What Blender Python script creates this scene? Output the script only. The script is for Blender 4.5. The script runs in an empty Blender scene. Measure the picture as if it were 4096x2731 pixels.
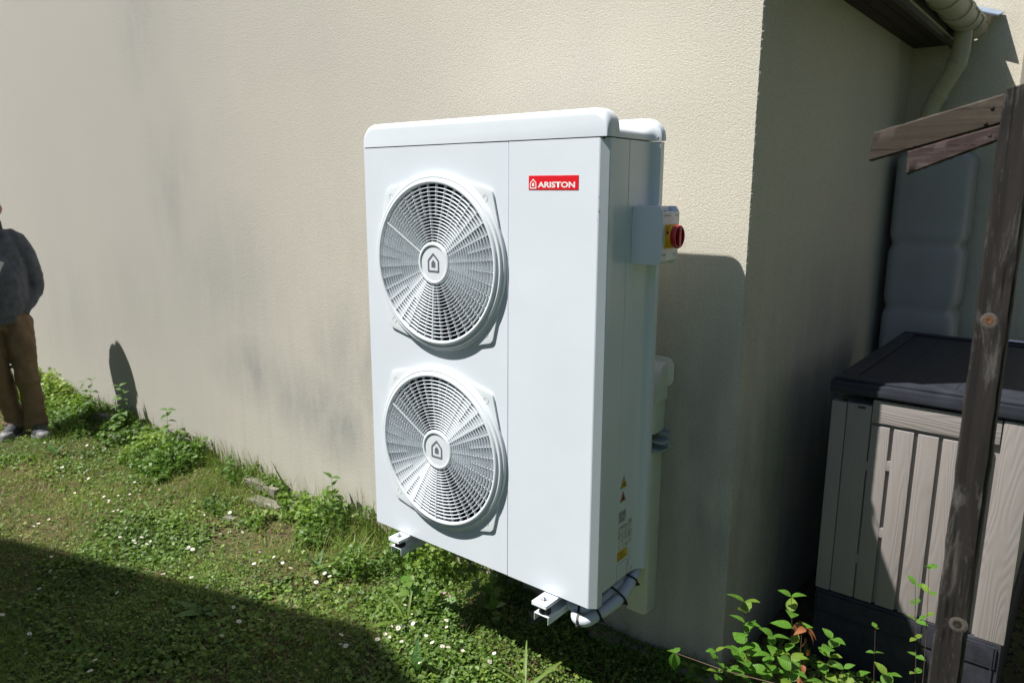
import bpy, bmesh, math, random
import numpy as np
from mathutils import Vector, Matrix, Quaternion, Euler
from mathutils.geometry import tessellate_polygon
random.seed(7)
rng = np.random.default_rng(11)
sc = bpy.context.scene
COL = sc.collection

# ------------------------------------------------------------------ camera, world, sun
cam_d = bpy.data.cameras.new('camera')
cam = bpy.data.objects.new('camera', cam_d)
COL.objects.link(cam)
cam.location = (2.1260, -2.1499, 1.2825)
cam.rotation_euler = (1.3694, -0.0032, 0.6775)
cam_d.sensor_width = 36.0
cam_d.lens = 26.106
cam_d.clip_start = 0.02
cam_d.clip_end = 400
cam_d.dof.use_dof = True
cam_d.dof.focus_distance = 2.55
cam_d.dof.aperture_fstop = 4.5
sc.camera = cam

SUN = Vector((0.95, 1.0, -2.1)).normalized()
world = bpy.data.worlds.new('World')
sc.world = world
world.use_nodes = True
wn = world.node_tree
bg = wn.nodes['Background']
sky = wn.nodes.new('ShaderNodeTexSky')
sky.sky_type = 'NISHITA'
sky.sun_disc = False
sky.sun_elevation = math.radians(56.7)
sky.sun_rotation = math.radians(223.5)
sky.air_density = 1.0
sky.dust_density = 0.6
wn.links.new(sky.outputs[0], bg.inputs[0])
bg.inputs[1].default_value = 0.05

sl = bpy.data.lights.new('sun', 'SUN')
sun = bpy.data.objects.new('sun', sl)
COL.objects.link(sun)
sl.energy = 4.9
sl.angle = math.radians(0.53)
sl.color = (1.0, 0.965, 0.90)
sun.rotation_euler = SUN.to_track_quat('-Z', 'Y').to_euler()
sun.location = (-5, -6, 12)

vs = sc.view_settings
vs.view_transform = 'Standard'
vs.look = 'None'
vs.exposure = 0.72
vs.gamma = 1.0
vs.use_curve_mapping = False

# ------------------------------------------------------------------ materials
def mat(name, col, rough=0.6, spec=0.5, metal=0.0, noise=None, bump=None, trans=0.0, coat=0.0, sheen=0.0):
    """noise=(scale, amount, detail, (sx,sy,sz)); bump=(scale, distance, detail, (sx,sy,sz))"""
    m = bpy.data.materials.new(name); m.use_nodes = True
    nt = m.node_tree; b = nt.nodes['Principled BSDF']
    b.inputs['Base Color'].default_value = (*col, 1)
    b.inputs['Roughness'].default_value = rough
    b.inputs['Specular IOR Level'].default_value = spec
    b.inputs['Metallic'].default_value = metal
    b.inputs['Coat Weight'].default_value = coat
    b.inputs['Sheen Weight'].default_value = sheen
    tc = nt.nodes.new('ShaderNodeTexCoord')
    def mapped(s):
        mp = nt.nodes.new('ShaderNodeMapping'); mp.inputs['Scale'].default_value = s
        nt.links.new(tc.outputs['Object'], mp.inputs['Vector']); return mp.outputs[0]
    if noise:
        n = nt.nodes.new('ShaderNodeTexNoise'); n.inputs['Scale'].default_value = noise[0]
        n.inputs['Detail'].default_value = noise[2]
        nt.links.new(mapped(noise[3] if len(noise) > 3 else (1, 1, 1)), n.inputs['Vector'])
        r = nt.nodes.new('ShaderNodeValToRGB')
        a = noise[1]
        r.color_ramp.elements[0].position = 0.3; r.color_ramp.elements[1].position = 0.7
        r.color_ramp.elements[0].color = (*[max(0, c * (1 - a)) for c in col], 1)
        r.color_ramp.elements[1].color = (*[min(1, c * (1 + a)) for c in col], 1)
        nt.links.new(n.outputs['Fac'], r.inputs[0]); nt.links.new(r.outputs[0], b.inputs['Base Color'])
        rr = nt.nodes.new('ShaderNodeMapRange')
        rr.inputs['To Min'].default_value = max(0.02, rough - 0.08); rr.inputs['To Max'].default_value = min(1, rough + 0.1)
        nt.links.new(n.outputs['Fac'], rr.inputs['Value']); nt.links.new(rr.outputs[0], b.inputs['Roughness'])
    if bump:
        n2 = nt.nodes.new('ShaderNodeTexNoise'); n2.inputs['Scale'].default_value = bump[0]
        n2.inputs['Detail'].default_value = bump[2]
        nt.links.new(mapped(bump[3] if len(bump) > 3 else (1, 1, 1)), n2.inputs['Vector'])
        bp = nt.nodes.new('ShaderNodeBump'); bp.inputs['Strength'].default_value = 1.0
        bp.inputs['Distance'].default_value = bump[1]
        nt.links.new(n2.outputs['Fac'], bp.inputs['Height']); nt.links.new(bp.outputs[0], b.inputs['Normal'])
    if trans:
        t = nt.nodes.new('ShaderNodeBsdfTranslucent')
        t.inputs['Color'].default_value = (*[min(1, c * 1.4) for c in col], 1)
        mx = nt.nodes.new('ShaderNodeMixShader'); mx.inputs[0].default_value = trans
        out = nt.nodes['Material Output']
        nt.links.new(b.outputs[0], mx.inputs[1]); nt.links.new(t.outputs[0], mx.inputs[2]); nt.links.new(mx.outputs[0], out.inputs[0])
    return m

def leaf_mat(name, ramp, trans=0.3, rough=0.5, scale=1.0):
    """colour from the per-leaf 'rnd' attribute"""
    m = bpy.data.materials.new(name); m.use_nodes = True
    nt = m.node_tree; b = nt.nodes['Principled BSDF']
    at = nt.nodes.new('ShaderNodeAttribute'); at.attribute_name = 'rnd'
    r = nt.nodes.new('ShaderNodeValToRGB')
    el = r.color_ramp.elements
    while len(el) < len(ramp): el.new(0.5)
    for e, (p, c) in zip(el, ramp): e.position = p; e.color = (*c, 1)
    nt.links.new(at.outputs['Fac'], r.inputs[0]); nt.links.new(r.outputs[0], b.inputs['Base Color'])
    b.inputs['Roughness'].default_value = rough
    b.inputs['Specular IOR Level'].default_value = 0.4
    t = nt.nodes.new('ShaderNodeBsdfTranslucent')
    g = nt.nodes.new('ShaderNodeMixRGB'); g.blend_type = 'MULTIPLY'; g.inputs[0].default_value = 1
    g.inputs[2].default_value = (1.35, 1.5, 0.6, 1)
    nt.links.new(r.outputs[0], g.inputs[1]); nt.links.new(g.outputs[0], t.inputs[0])
    mx = nt.nodes.new('ShaderNodeMixShader'); mx.inputs[0].default_value = trans
    nt.links.new(b.outputs[0], mx.inputs[1]); nt.links.new(t.outputs[0], mx.inputs[2])
    nt.links.new(mx.outputs[0], nt.nodes['Material Output'].inputs[0])
    return m

def stucco_mat():
    m = bpy.data.materials.new('pebbled_render'); m.use_nodes = True
    nt = m.node_tree; N = nt.nodes; L = nt.links
    b = N['Principled BSDF']; b.inputs['Roughness'].default_value = 0.92; b.inputs['Specular IOR Level'].default_value = 0.2
    geo = N.new('ShaderNodeNewGeometry')
    def noise(scale, detail, s=(1, 1, 1), rough=0.5):
        mp = N.new('ShaderNodeMapping'); mp.inputs['Scale'].default_value = s
        L.new(geo.outputs['Position'], mp.inputs['Vector'])
        n = N.new('ShaderNodeTexNoise'); n.inputs['Scale'].default_value = scale; n.inputs['Detail'].default_value = detail
        n.inputs['Roughness'].default_value = rough
        L.new(mp.outputs[0], n.inputs['Vector']); return n.outputs['Fac']
    def mr(v, a, c, lo=0.0, hi=1.0):
        r = N.new('ShaderNodeMapRange'); r.inputs['From Min'].default_value = a; r.inputs['From Max'].default_value = c
        r.inputs['To Min'].default_value = lo; r.inputs['To Max'].default_value = hi
        L.new(v, r.inputs['Value']); return r.outputs[0]
    def mth(op, a, c):
        n = N.new('ShaderNodeMath'); n.operation = op
        for i, v in enumerate((a, c)):
            if isinstance(v, (int, float)): n.inputs[i].default_value = v
            else: L.new(v, n.inputs[i])
        return n.outputs[0]
    def mix(f, a, c):
        n = N.new('ShaderNodeMixRGB')
        if isinstance(f, (int, float)): n.inputs[0].default_value = f
        else: L.new(f, n.inputs[0])
        for i, v in ((1, a), (2, c)):
            if isinstance(v, tuple): n.inputs[i].default_value = (*v, 1)
            else: L.new(v, n.inputs[i])
        return n.outputs[0]
    sep = N.new('ShaderNodeSeparateXYZ'); L.new(geo.outputs['Position'], sep.inputs[0])
    # large uneven tone: cream patches and greyed ones
    big = mr(noise(0.9, 3, (1, 1, 0.7)), 0.38, 0.64)
    base = mix(big, (0.600, 0.562, 0.478), (0.530, 0.506, 0.450))
    warm = mr(noise(2.3, 4, (1, 1, 0.6)), 0.5, 0.75, 0, 0.35)
    base = mix(warm, base, (0.645, 0.605, 0.495))
    film_vignette = mth('MULTIPLY', mr(mth('ADD', sep.outputs[0], mth('MULTIPLY', noise(0.7, 4), 1.6)), 1.2, -1.6), 0.85)  # leftward greying: algae and dust, plus vignette darkening painted into the colour
    base = mix(film_vignette, base, (0.40, 0.387, 0.358))
    # vertical dirty streaks, denser low down and around the grey band at knee height
    streak = noise(9.0, 5, (1.6, 1.6, 0.14), 0.6)
    low = mr(sep.outputs[2], 1.5, 0.1)
    sk = mth('MULTIPLY', mr(streak, 0.48, 0.72), mth('MULTIPLY', low, 0.5))
    base = mix(sk, base, (0.40, 0.395, 0.36))
    blobs = None
    for (bx, bz, rx, rz, s) in ((-1.62, 0.27, .36, .17, .85), (-1.06, 0.17, .36, .15, 1.), (-0.86, 0.10, .22, .17, 1.), (-0.62, 0.42, .32, .30, .7),
                                (-2.4, 1.25, .22, .5, .5), (-2.6, 2.3, .25, .35, .55), (-3.0, .55, .5, .3, .3), (0.1, 0.6, .5, .6, .3), (-0.5, 1.0, .3, .3, .3), (-4.1, .35, .5, .35, .35),
                                (0.55, 0.0, .5, .35, .55), (1.12, 0.25, .26, .55, .9), (-1.9, 0.75, .5, .35, .45), (-0.2, 0.35, .35, .3, .5)):  # grey stains; the one by the house corner also deepens the unit's shadow in colour
        u = mth('DIVIDE', mth('SUBTRACT', sep.outputs[0], bx), rx); v = mth('DIVIDE', mth('SUBTRACT', sep.outputs[2], bz), rz)
        d = mth('SQRT', mth('ADD', mth('MULTIPLY', u, u), mth('MULTIPLY', v, v)), 0)
        q = mth('MULTIPLY', mr(d, 1.7, 0.15), s)
        blobs = q if blobs is None else mth('MAXIMUM', blobs, q)
    bl = mth('MULTIPLY', blobs, mr(noise(3.5, 6, (1.3, 1.3, 0.45), 0.65), 0.28, 0.58))
    base = mix(bl, base, (0.30, 0.30, 0.285))
    # algae and splash dirt just above the ground
    foot = mth('MULTIPLY', mr(sep.outputs[2], -0.22, -0.46), mr(noise(6, 5), 0.35, 0.6))
    base = mix(mth('MULTIPLY', foot, 0.6), base, (0.27, 0.22, 0.15))
    # small dark pits between the pebbles
    pit = mr(noise(120, 3, (1, 1, 1), 0.7), 0.36, 0.30, 0, 0.45)
    base = mix(pit, base, (0.25, 0.22, 0.16))
    # grain speckle
    gr = mr(noise(160, 2), 0.3, 0.7, 0.86, 1.1)
    vm = N.new('ShaderNodeVectorMath'); vm.operation = 'SCALE'; L.new(base, vm.inputs[0]); L.new(gr, vm.inputs['Scale'])
    L.new(vm.outputs[0], b.inputs['Base Color'])
    # pebble relief
    mp = N.new('ShaderNodeMapping'); L.new(geo.outputs['Position'], mp.inputs['Vector'])
    wob = N.new('ShaderNodeTexNoise'); wob.inputs['Scale'].default_value = 60; L.new(geo.outputs['Position'], wob.inputs['Vector'])
    av = N.new('ShaderNodeVectorMath'); av.operation = 'MULTIPLY_ADD'
    L.new(wob.outputs['Color'], av.inputs[0]); av.inputs[1].default_value = (0.016, 0.016, 0.016); L.new(mp.outputs[0], av.inputs[2])
    vo = N.new('ShaderNodeTexVoronoi'); vo.feature = 'SMOOTH_F1'; vo.inputs['Scale'].default_value = 225; vo.inputs['Smoothness'].default_value = 0.3
    L.new(av.outputs[0], vo.inputs['Vector'])
    fine = noise(260, 4, (1, 1, 1), 0.65)
    mid = noise(45, 2)
    h = mth('ADD', mth('MULTIPLY', vo.outputs['Distance'], -0.7), mth('ADD', mth('MULTIPLY', fine, 0.45), mth('MULTIPLY', mid, 0.10)))
    bp = N.new('ShaderNodeBump'); bp.inputs['Strength'].default_value = 0.6; bp.inputs['Distance'].default_value = 0.0024
    L.new(h, bp.inputs['Height']); L.new(bp.outputs[0], b.inputs['Normal'])
    return m

def wood_mat(name, c1, c2, pale, axis, rough=0.8, wear=0.35, sc_=1.0):
    """weathered timber, grain along the given object axis; grey worn fibres and a couple of knots"""
    m = bpy.data.materials.new(name); m.use_nodes = True
    nt = m.node_tree; N = nt.nodes; L = nt.links
    b = N['Principled BSDF']; b.inputs['Roughness'].default_value = rough; b.inputs['Specular IOR Level'].default_value = 0.3
    tc = N.new('ShaderNodeTexCoord')
    def noise(s, k, d, r=0.6):
        mp = N.new('ShaderNodeMapping')
        v = [s, s, s]; v[axis] = s * k; mp.inputs['Scale'].default_value = v
        L.new(tc.outputs['Object'], mp.inputs['Vector'])
        n = N.new('ShaderNodeTexNoise'); n.inputs['Scale'].default_value = 1; n.inputs['Detail'].default_value = d; n.inputs['Roughness'].default_value = r
        n.inputs['Distortion'].default_value = 0.6
        L.new(mp.outputs[0], n.inputs['Vector']); return n.outputs['Fac']
    def ramp(v, a, c):
        r = N.new('ShaderNodeMapRange'); r.inputs['From Min'].default_value = a; r.inputs['From Max'].default_value = c; L.new(v, r.inputs['Value']); return r.outputs[0]
    def mix(f, a, c):
        n = N.new('ShaderNodeMixRGB'); L.new(f, n.inputs[0])
        for i, v in ((1, a), (2, c)):
            if isinstance(v, tuple): n.inputs[i].default_value = (*v, 1)
            else: L.new(v, n.inputs[i])
        return n.outputs[0]
    g = noise(70 * sc_, 0.04, 5)
    base = mix(ramp(g, 0.35, 0.65), c1, c2)
    w = noise(30 * sc_, 0.16, 7, 0.75)
    mm = N.new('ShaderNodeMath'); mm.operation = 'MULTIPLY'; L.new(ramp(w, 0.52, 0.64), mm.inputs[0]); mm.inputs[1].default_value = wear
    base = mix(mm.outputs[0], base, pale)
    cr = noise(95 * sc_, 0.02, 2)
    base = mix(ramp(cr, 0.66, 0.7), base, tuple(c * 0.25 for c in c1))
    L.new(base, b.inputs['Base Color'])
    bp = N.new('ShaderNodeBump'); bp.inputs['Strength'].default_value = 0.8; bp.inputs['Distance'].default_value = 0.0015
    L.new(g, bp.inputs['Height']); L.new(bp.outputs[0], b.inputs['Normal'])
    return m

M = {}
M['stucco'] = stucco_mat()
M['white'] = mat('white_enamel', (0.69, 0.745, 0.81), 0.34, 0.5, noise=(5, 0.022, 6), bump=(2.2, 0.0035, 1), coat=0.15)
M['plastic'] = mat('white_plastic', (0.69, 0.74, 0.785), 0.42, 0.5, noise=(20, 0.015, 3))
M['spoke_shade'] = mat('shaded_spoke_plastic', (0.60, 0.645, 0.69), 0.45, 0.4, noise=(30, 0.03, 3))  # darker copy of the white plastic, shade on the recessed spokes put into colour
M['offwhite'] = mat('cream_white_pvc', (0.76, 0.77, 0.70), 0.4, 0.5, noise=(8, 0.04, 4))
M['inside'] = mat('dark_interior', (0.012, 0.012, 0.013), 0.7)
M['blade'] = mat('fan_blade_plastic', (0.022, 0.024, 0.028), 0.35)
M['logo_grey'] = mat('grey_print', (0.13, 0.145, 0.175), 0.5)
M['red_plate'] = mat('red_print', (0.70, 0.012, 0.022), 0.35)
M['white_print'] = mat('white_print', (0.82, 0.82, 0.82), 0.4)
M['dark'] = mat('black_rubber', (0.012, 0.012, 0.013), 0.55)
M['seam'] = mat('seam_gap', (0.02, 0.022, 0.024), 0.8)
M['zinc'] = mat('zinc_plated_steel', (0.55, 0.56, 0.58), 0.3, 0.5, 1.0, noise=(90, 0.15, 3))
M['zinc_dull'] = mat('rusty_nail', (0.06, 0.04, 0.03), 0.7, 0.5, 0.4)
M['yellow'] = mat('yellow_plastic', (0.72, 0.40, 0.008), 0.4)
M['yellow_st'] = mat('yellow_sticker', (0.66, 0.44, 0.02), 0.5)
M['orange_st'] = mat('orange_sticker', (0.60, 0.17, 0.03), 0.5)
M['red'] = mat('red_plastic', (0.42, 0.010, 0.022), 0.32)
M['pale_st'] = mat('white_sticker', (0.70, 0.71, 0.72), 0.5)
M['grey_st'] = mat('pale_grey_sticker', (0.42, 0.44, 0.45), 0.5)
M['ink'] = mat('black_print', (0.03, 0.03, 0.035), 0.6)
M['lid'] = mat('dark_slate_plastic', (0.024, 0.026, 0.038), 0.55, 0.4, noise=(14, 0.25, 4, (1, 1, 1)), bump=(60, 0.0012, 4, (0.12, 1, 1)))
M['plinth'] = mat('anthracite_plastic', (0.030, 0.031, 0.042), 0.65, 0.3, noise=(30, 0.25, 5), bump=(200, 0.0006, 2))
M['tank'] = mat('milky_tank_plastic', (0.46, 0.47, 0.50), 0.4, noise=(4, 0.1, 4), trans=0.25)
M['gutter'] = mat('sand_pvc', (0.50, 0.46, 0.37), 0.4, noise=(7, 0.12, 4))
M['soffit'] = mat('brown_timber_lining', (0.035, 0.018, 0.012), 0.7, noise=(30, 0.4, 5, (1, 0.05, 1)), bump=(40, 0.001, 4, (1, 0.05, 1)))
M['fascia'] = mat('dark_grey_fascia', (0.055, 0.053, 0.048), 0.5, noise=(20, 0.25, 4))
M['blue_lead'] = mat('blue_grey_flashing', (0.20, 0.27, 0.38), 0.4, noise=(20, 0.15, 4))
M['glass'] = mat('dark_window_glass', (0.02, 0.03, 0.045), 0.08, 0.6)
M['frame'] = mat('beige_window_frame', (0.30, 0.28, 0.24), 0.5)
M['rail_blue'] = mat('grey_steel_rail', (0.48, 0.54, 0.56), 0.5, 0.5, 0.2)
M['hose'] = mat('white_corrugated_hose', (0.55, 0.60, 0.66), 0.5, bump=(500, 0.0006, 1))
M['roof'] = mat('brown_roof_tile', (0.10, 0.05, 0.035), 0.8, noise=(9, 0.4, 5), bump=(20, 0.01, 3))
M['nwall'] = mat('grey_house_wall', (0.20, 0.19, 0.17), 0.9, noise=(3, 0.15, 5), bump=(80, 0.004, 3))
M['post'] = wood_mat('weathered_brown_timber', (0.011, 0.0095, 0.009), (0.024, 0.020, 0.0185), (0.095, 0.090, 0.084), 2, wear=0.85)
M['board'] = wood_mat('weathered_grey_brown_board', (0.035, 0.026, 0.019), (0.060, 0.048, 0.036), (0.13, 0.115, 0.09), 0, wear=0.5)
M['board_red'] = wood_mat('weathered_red_brown_board', (0.032, 0.019, 0.018), (0.052, 0.034, 0.031), (0.15, 0.135, 0.125), 0, wear=0.5)
M['knot'] = mat('timber_knot', (0.11, 0.048, 0.018), 0.7, noise=(120, 0.5, 3))
M['knot_grey'] = mat('grey_knot_fibres', (0.08, 0.068, 0.058), 0.85, noise=(220, 0.4, 3), bump=(300, 0.0006, 2))

def plank_mat():
    m = bpy.data.materials.new('moulded_wood_grain_plastic'); m.use_nodes = True
    nt = m.node_tree; N = nt.nodes; L = nt.links
    b = N['Principled BSDF']; b.inputs['Roughness'].default_value = 0.5
    tc = N.new('ShaderNodeTexCoord'); oi = N.new('ShaderNodeObjectInfo')
    add = N.new('ShaderNodeVectorMath'); add.operation = 'MULTIPLY_ADD'
    cmb = N.new('ShaderNodeCombineXYZ'); L.new(oi.outputs['Random'], cmb.inputs[0]); L.new(oi.outputs['Random'], cmb.inputs[2])
    L.new(cmb.outputs[0], add.inputs[0]); add.inputs[1].default_value = (7, 7, 7); L.new(tc.outputs['Object'], add.inputs[2])
    mp = N.new('ShaderNodeMapping'); mp.inputs['Scale'].default_value = (1, 1, 0.11); L.new(add.outputs[0], mp.inputs['Vector'])
    n = N.new('ShaderNodeTexNoise'); n.inputs['Scale'].default_value = 8; n.inputs['Detail'].default_value = 2.0; L.new(mp.outputs[0], n.inputs['Vector'])
    mu = N.new('ShaderNodeMath'); mu.operation = 'MULTIPLY'; L.new(n.outputs['Fac'], mu.inputs[0]); mu.inputs[1].default_value = 170
    si = N.new('ShaderNodeMath'); si.operation = 'SINE'; L.new(mu.outputs[0], si.inputs[0])
    bp = N.new('ShaderNodeBump'); bp.inputs['Strength'].default_value = 0.8; bp.inputs['Distance'].default_value = 0.0003
    L.new(si.outputs[0], bp.inputs['Height']); L.new(bp.outputs[0], b.inputs['Normal'])
    r = N.new('ShaderNodeValToRGB'); r.color_ramp.elements[0].color = (0.255, 0.229, 0.222, 1); r.color_ramp.elements[1].color = (0.295, 0.268, 0.260, 1)
    n2 = N.new('ShaderNodeTexNoise'); n2.inputs['Scale'].default_value = 5; n2.inputs['Detail'].default_value = 6; L.new(add.outputs[0], n2.inputs['Vector'])
    L.new(n2.outputs['Fac'], r.inputs[0]); L.new(r.outputs[0], b.inputs['Base Color'])
    return m
M['plank'] = plank_mat()
M['plank_h'] = M['plank'].copy(); M['plank_h'].name = 'moulded_grain_plastic_horizontal'
for n in M['plank_h'].node_tree.nodes:
    if n.type == 'MAPPING': n.inputs['Scale'].default_value = (0.11, 1, 1)

def soil_mat():
    m = bpy.data.materials.new('garden_soil'); m.use_nodes = True
    nt = m.node_tree; N = nt.nodes; L = nt.links
    b = N['Principled BSDF']; b.inputs['Roughness'].default_value = 0.95; b.inputs['Specular IOR Level'].default_value = 0.15
    geo = N.new('ShaderNodeNewGeometry')
    def nz(s, d, r=0.6):
        n = N.new('ShaderNodeTexNoise'); n.inputs['Scale'].default_value = s; n.inputs['Detail'].default_value = d; n.inputs['Roughness'].default_value = r
        L.new(geo.outputs['Position'], n.inputs['Vector']); return n.outputs['Fac']
    r = N.new('ShaderNodeValToRGB'); e = r.color_ramp.elements
    e[0].position = 0.3; e[0].color = (0.045, 0.035, 0.020, 1); e[1].position = 0.72; e[1].color = (0.19, 0.135, 0.085, 1)
    x = e.new(0.5); x.color = (0.095, 0.072, 0.040, 1)
    L.new(nz(14, 8, 0.7), r.inputs[0])
    mx = N.new('ShaderNodeMixRGB'); mr = N.new('ShaderNodeMapRange'); mr.inputs['From Min'].default_value = 0.45; mr.inputs['From Max'].default_value = 0.6
    L.new(nz(3.2, 5), mr.inputs['Value']); L.new(mr.outputs[0], mx.inputs[0]); L.new(r.outputs[0], mx.inputs[1]); mx.inputs[2].default_value = (0.085, 0.10, 0.035, 1)
    sx = N.new('ShaderNodeSeparateXYZ'); L.new(geo.outputs['Position'], sx.inputs[0])
    m3 = N.new('ShaderNodeMapRange'); m3.inputs['From Min'].default_value = 2.0; m3.inputs['From Max'].default_value = 2.6; L.new(sx.outputs[0], m3.inputs['Value'])
    m4 = N.new('ShaderNodeMixRGB'); L.new(m3.outputs[0], m4.inputs[0]); L.new(mx.outputs[0], m4.inputs[1]); m4.inputs[2].default_value = (0.05, 0.085, 0.022, 1)
    L.new(m4.outputs[0], b.inputs['Base Color'])
    bp = N.new('ShaderNodeBump'); bp.inputs['Strength'].default_value = 1; bp.inputs['Distance'].default_value = 0.012
    L.new(nz(70, 8, 0.7), bp.inputs['Height']); L.new(bp.outputs[0], b.inputs['Normal'])
    return m
M['soil'] = soil_mat()
M['rubble'] = mat('broken_concrete', (0.21, 0.195, 0.165), 0.9, 0.2, noise=(25, 0.3, 7), bump=(70, 0.006, 6))
M['gravel'] = mat('dark_gravel', (0.085, 0.08, 0.072), 0.9, 0.2, noise=(60, 0.5, 4), bump=(120, 0.005, 4))
M['stem_green'] = mat('green_stem', (0.10, 0.16, 0.03), 0.6)
M['stem_brown'] = mat('brown_twig', (0.09, 0.055, 0.035), 0.7)
M['straw'] = mat('dry_straw', (0.30, 0.22, 0.11), 0.8, trans=0.2)
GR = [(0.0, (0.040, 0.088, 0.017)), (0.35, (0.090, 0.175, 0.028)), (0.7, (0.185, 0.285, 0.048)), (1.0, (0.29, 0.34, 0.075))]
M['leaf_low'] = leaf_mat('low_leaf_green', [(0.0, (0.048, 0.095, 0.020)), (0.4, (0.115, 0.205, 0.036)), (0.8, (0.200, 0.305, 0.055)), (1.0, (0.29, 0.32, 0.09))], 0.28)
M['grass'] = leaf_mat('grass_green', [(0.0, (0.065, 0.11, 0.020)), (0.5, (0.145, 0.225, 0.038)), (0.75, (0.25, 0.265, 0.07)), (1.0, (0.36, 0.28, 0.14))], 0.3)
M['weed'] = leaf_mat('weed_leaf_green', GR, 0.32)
def veined(name, col, rough, trans):
    m = mat(name, col, rough, 0.45, noise=(9, 0.28, 4), trans=trans); nt = m.node_tree; N = nt.nodes; L = nt.links
    b = N['Principled BSDF']; tc = next(n for n in N if n.type == 'TEX_COORD')
    sp = N.new('ShaderNodeSeparateXYZ'); L.new(tc.outputs['Object'], sp.inputs[0])
    def mt(op, a, c=0.0):
        n = N.new('ShaderNodeMath'); n.operation = op
        for i, v in enumerate((a, c)):
            if isinstance(v, (int, float)): n.inputs[i].default_value = v
            else: L.new(v, n.inputs[i])
        return n.outputs[0]
    ay = mt('ABSOLUTE', sp.outputs[1]); w = mt('SINE', mt('MULTIPLY', mt('SUBTRACT', sp.outputs[0], mt('MULTIPLY', ay, 0.9)), 46.0))
    side = mt('GREATER_THAN', w, 0.90); mid = mt('LESS_THAN', ay, 0.012); v = mt('MAXIMUM', side, mid)
    mx = N.new('ShaderNodeMixRGB'); src = b.inputs['Base Color'].links[0].from_socket
    L.new(mt('MULTIPLY', v, 0.14), mx.inputs[0]); L.new(src, mx.inputs[1]); mx.inputs[2].default_value = (min(1, col[0] * 2.2), min(1, col[1] * 1.7), col[2] * 2.0, 1)
    L.new(mx.outputs[0], b.inputs['Base Color'])
    bp = N.new('ShaderNodeBump'); bp.inputs['Distance'].default_value = 0.0002; L.new(w, bp.inputs['Height']); L.new(bp.outputs[0], b.inputs['Normal'])
    return m
M['added_hedge'] = leaf_mat('sky_screen_leaf_green', [(0.0, (0.018, 0.032, 0.012)), (1.0, (0.055, 0.085, 0.030))], 0.15)
M['nettle'] = veined('nettle_leaf', (0.085, 0.17, 0.028), 0.55, 0.35)
M['dogwood'] = veined('glossy_green_leaf', (0.095, 0.22, 0.027), 0.4, 0.35)
M['dogwood_y'] = veined('yellow_green_leaf', (0.15, 0.24, 0.03), 0.42, 0.38)
M['dock'] = mat('dark_broad_leaf', (0.06, 0.15, 0.03), 0.45, 0.5, noise=(9, 0.25, 4), bump=(14, 0.004, 3), trans=0.25)
M['dead'] = mat('dead_brown_leaf', (0.28, 0.10, 0.035), 0.7, noise=(40, 0.3, 3), trans=0.2)
M['petal'] = mat('white_petal', (0.80, 0.80, 0.80), 0.6, trans=0.2)
M['pollen'] = mat('yellow_centre', (0.75, 0.42, 0.02), 0.8)
M['pink'] = mat('pink_petal', (0.60, 0.28, 0.50), 0.6, trans=0.2)
M['bluefl'] = mat('blue_petal', (0.25, 0.32, 0.75), 0.6, trans=0.2)
M['skin'] = mat('skin', (0.42, 0.20, 0.14), 0.5, noise=(20, 0.1, 3))
M['sweater'] = mat('navy_grey_knit', (0.090, 0.098, 0.122), 0.9, 0.2, noise=(25, 0.2, 4), bump=(11, 0.018, 3, (1, 1, 0.55)), sheen=0.2)
M['collar'] = mat('dark_collar', (0.025, 0.028, 0.032), 0.8)
M['chino'] = mat('brown_cotton', (0.185, 0.130, 0.082), 0.85, 0.2, noise=(12, 0.15, 4), bump=(13, 0.016, 3, (1, 1, 0.8)))
M['shoe'] = mat('charcoal_shoe_fabric', (0.035, 0.038, 0.050), 0.7, noise=(60, 0.3, 3))
M['sole'] = mat('pale_grey_sole', (0.17, 0.165, 0.175), 0.6)
M['hair'] = mat('brown_hair', (0.05, 0.03, 0.02), 0.7)
M['eye'] = mat('eye_white', (0.7, 0.7, 0.7), 0.2)

# ------------------------------------------------------------------ helpers
def tag(o, label=None, cat=None, group=None, kind=None):
    if label: o['label'] = label
    if cat: o['category'] = cat
    if group: o['group'] = group
    if kind: o['kind'] = kind
    return o
def thing(name, label, cat, loc=(0, 0, 0), group=None):
    o = bpy.data.objects.new(name, None); COL.objects.link(o)
    o.location = loc; o.empty_display_size = 0.05
    return tag(o, label, cat, group)
def link(name, me, parent=None):
    o = bpy.data.objects.new(name, me); COL.objects.link(o)
    if parent:
        o.parent = parent
        w = parent.location.copy(); p = parent.parent
        while p: w += p.location; p = p.parent
        o.location = -w          # geometry is authored in world coordinates
    return o

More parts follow.
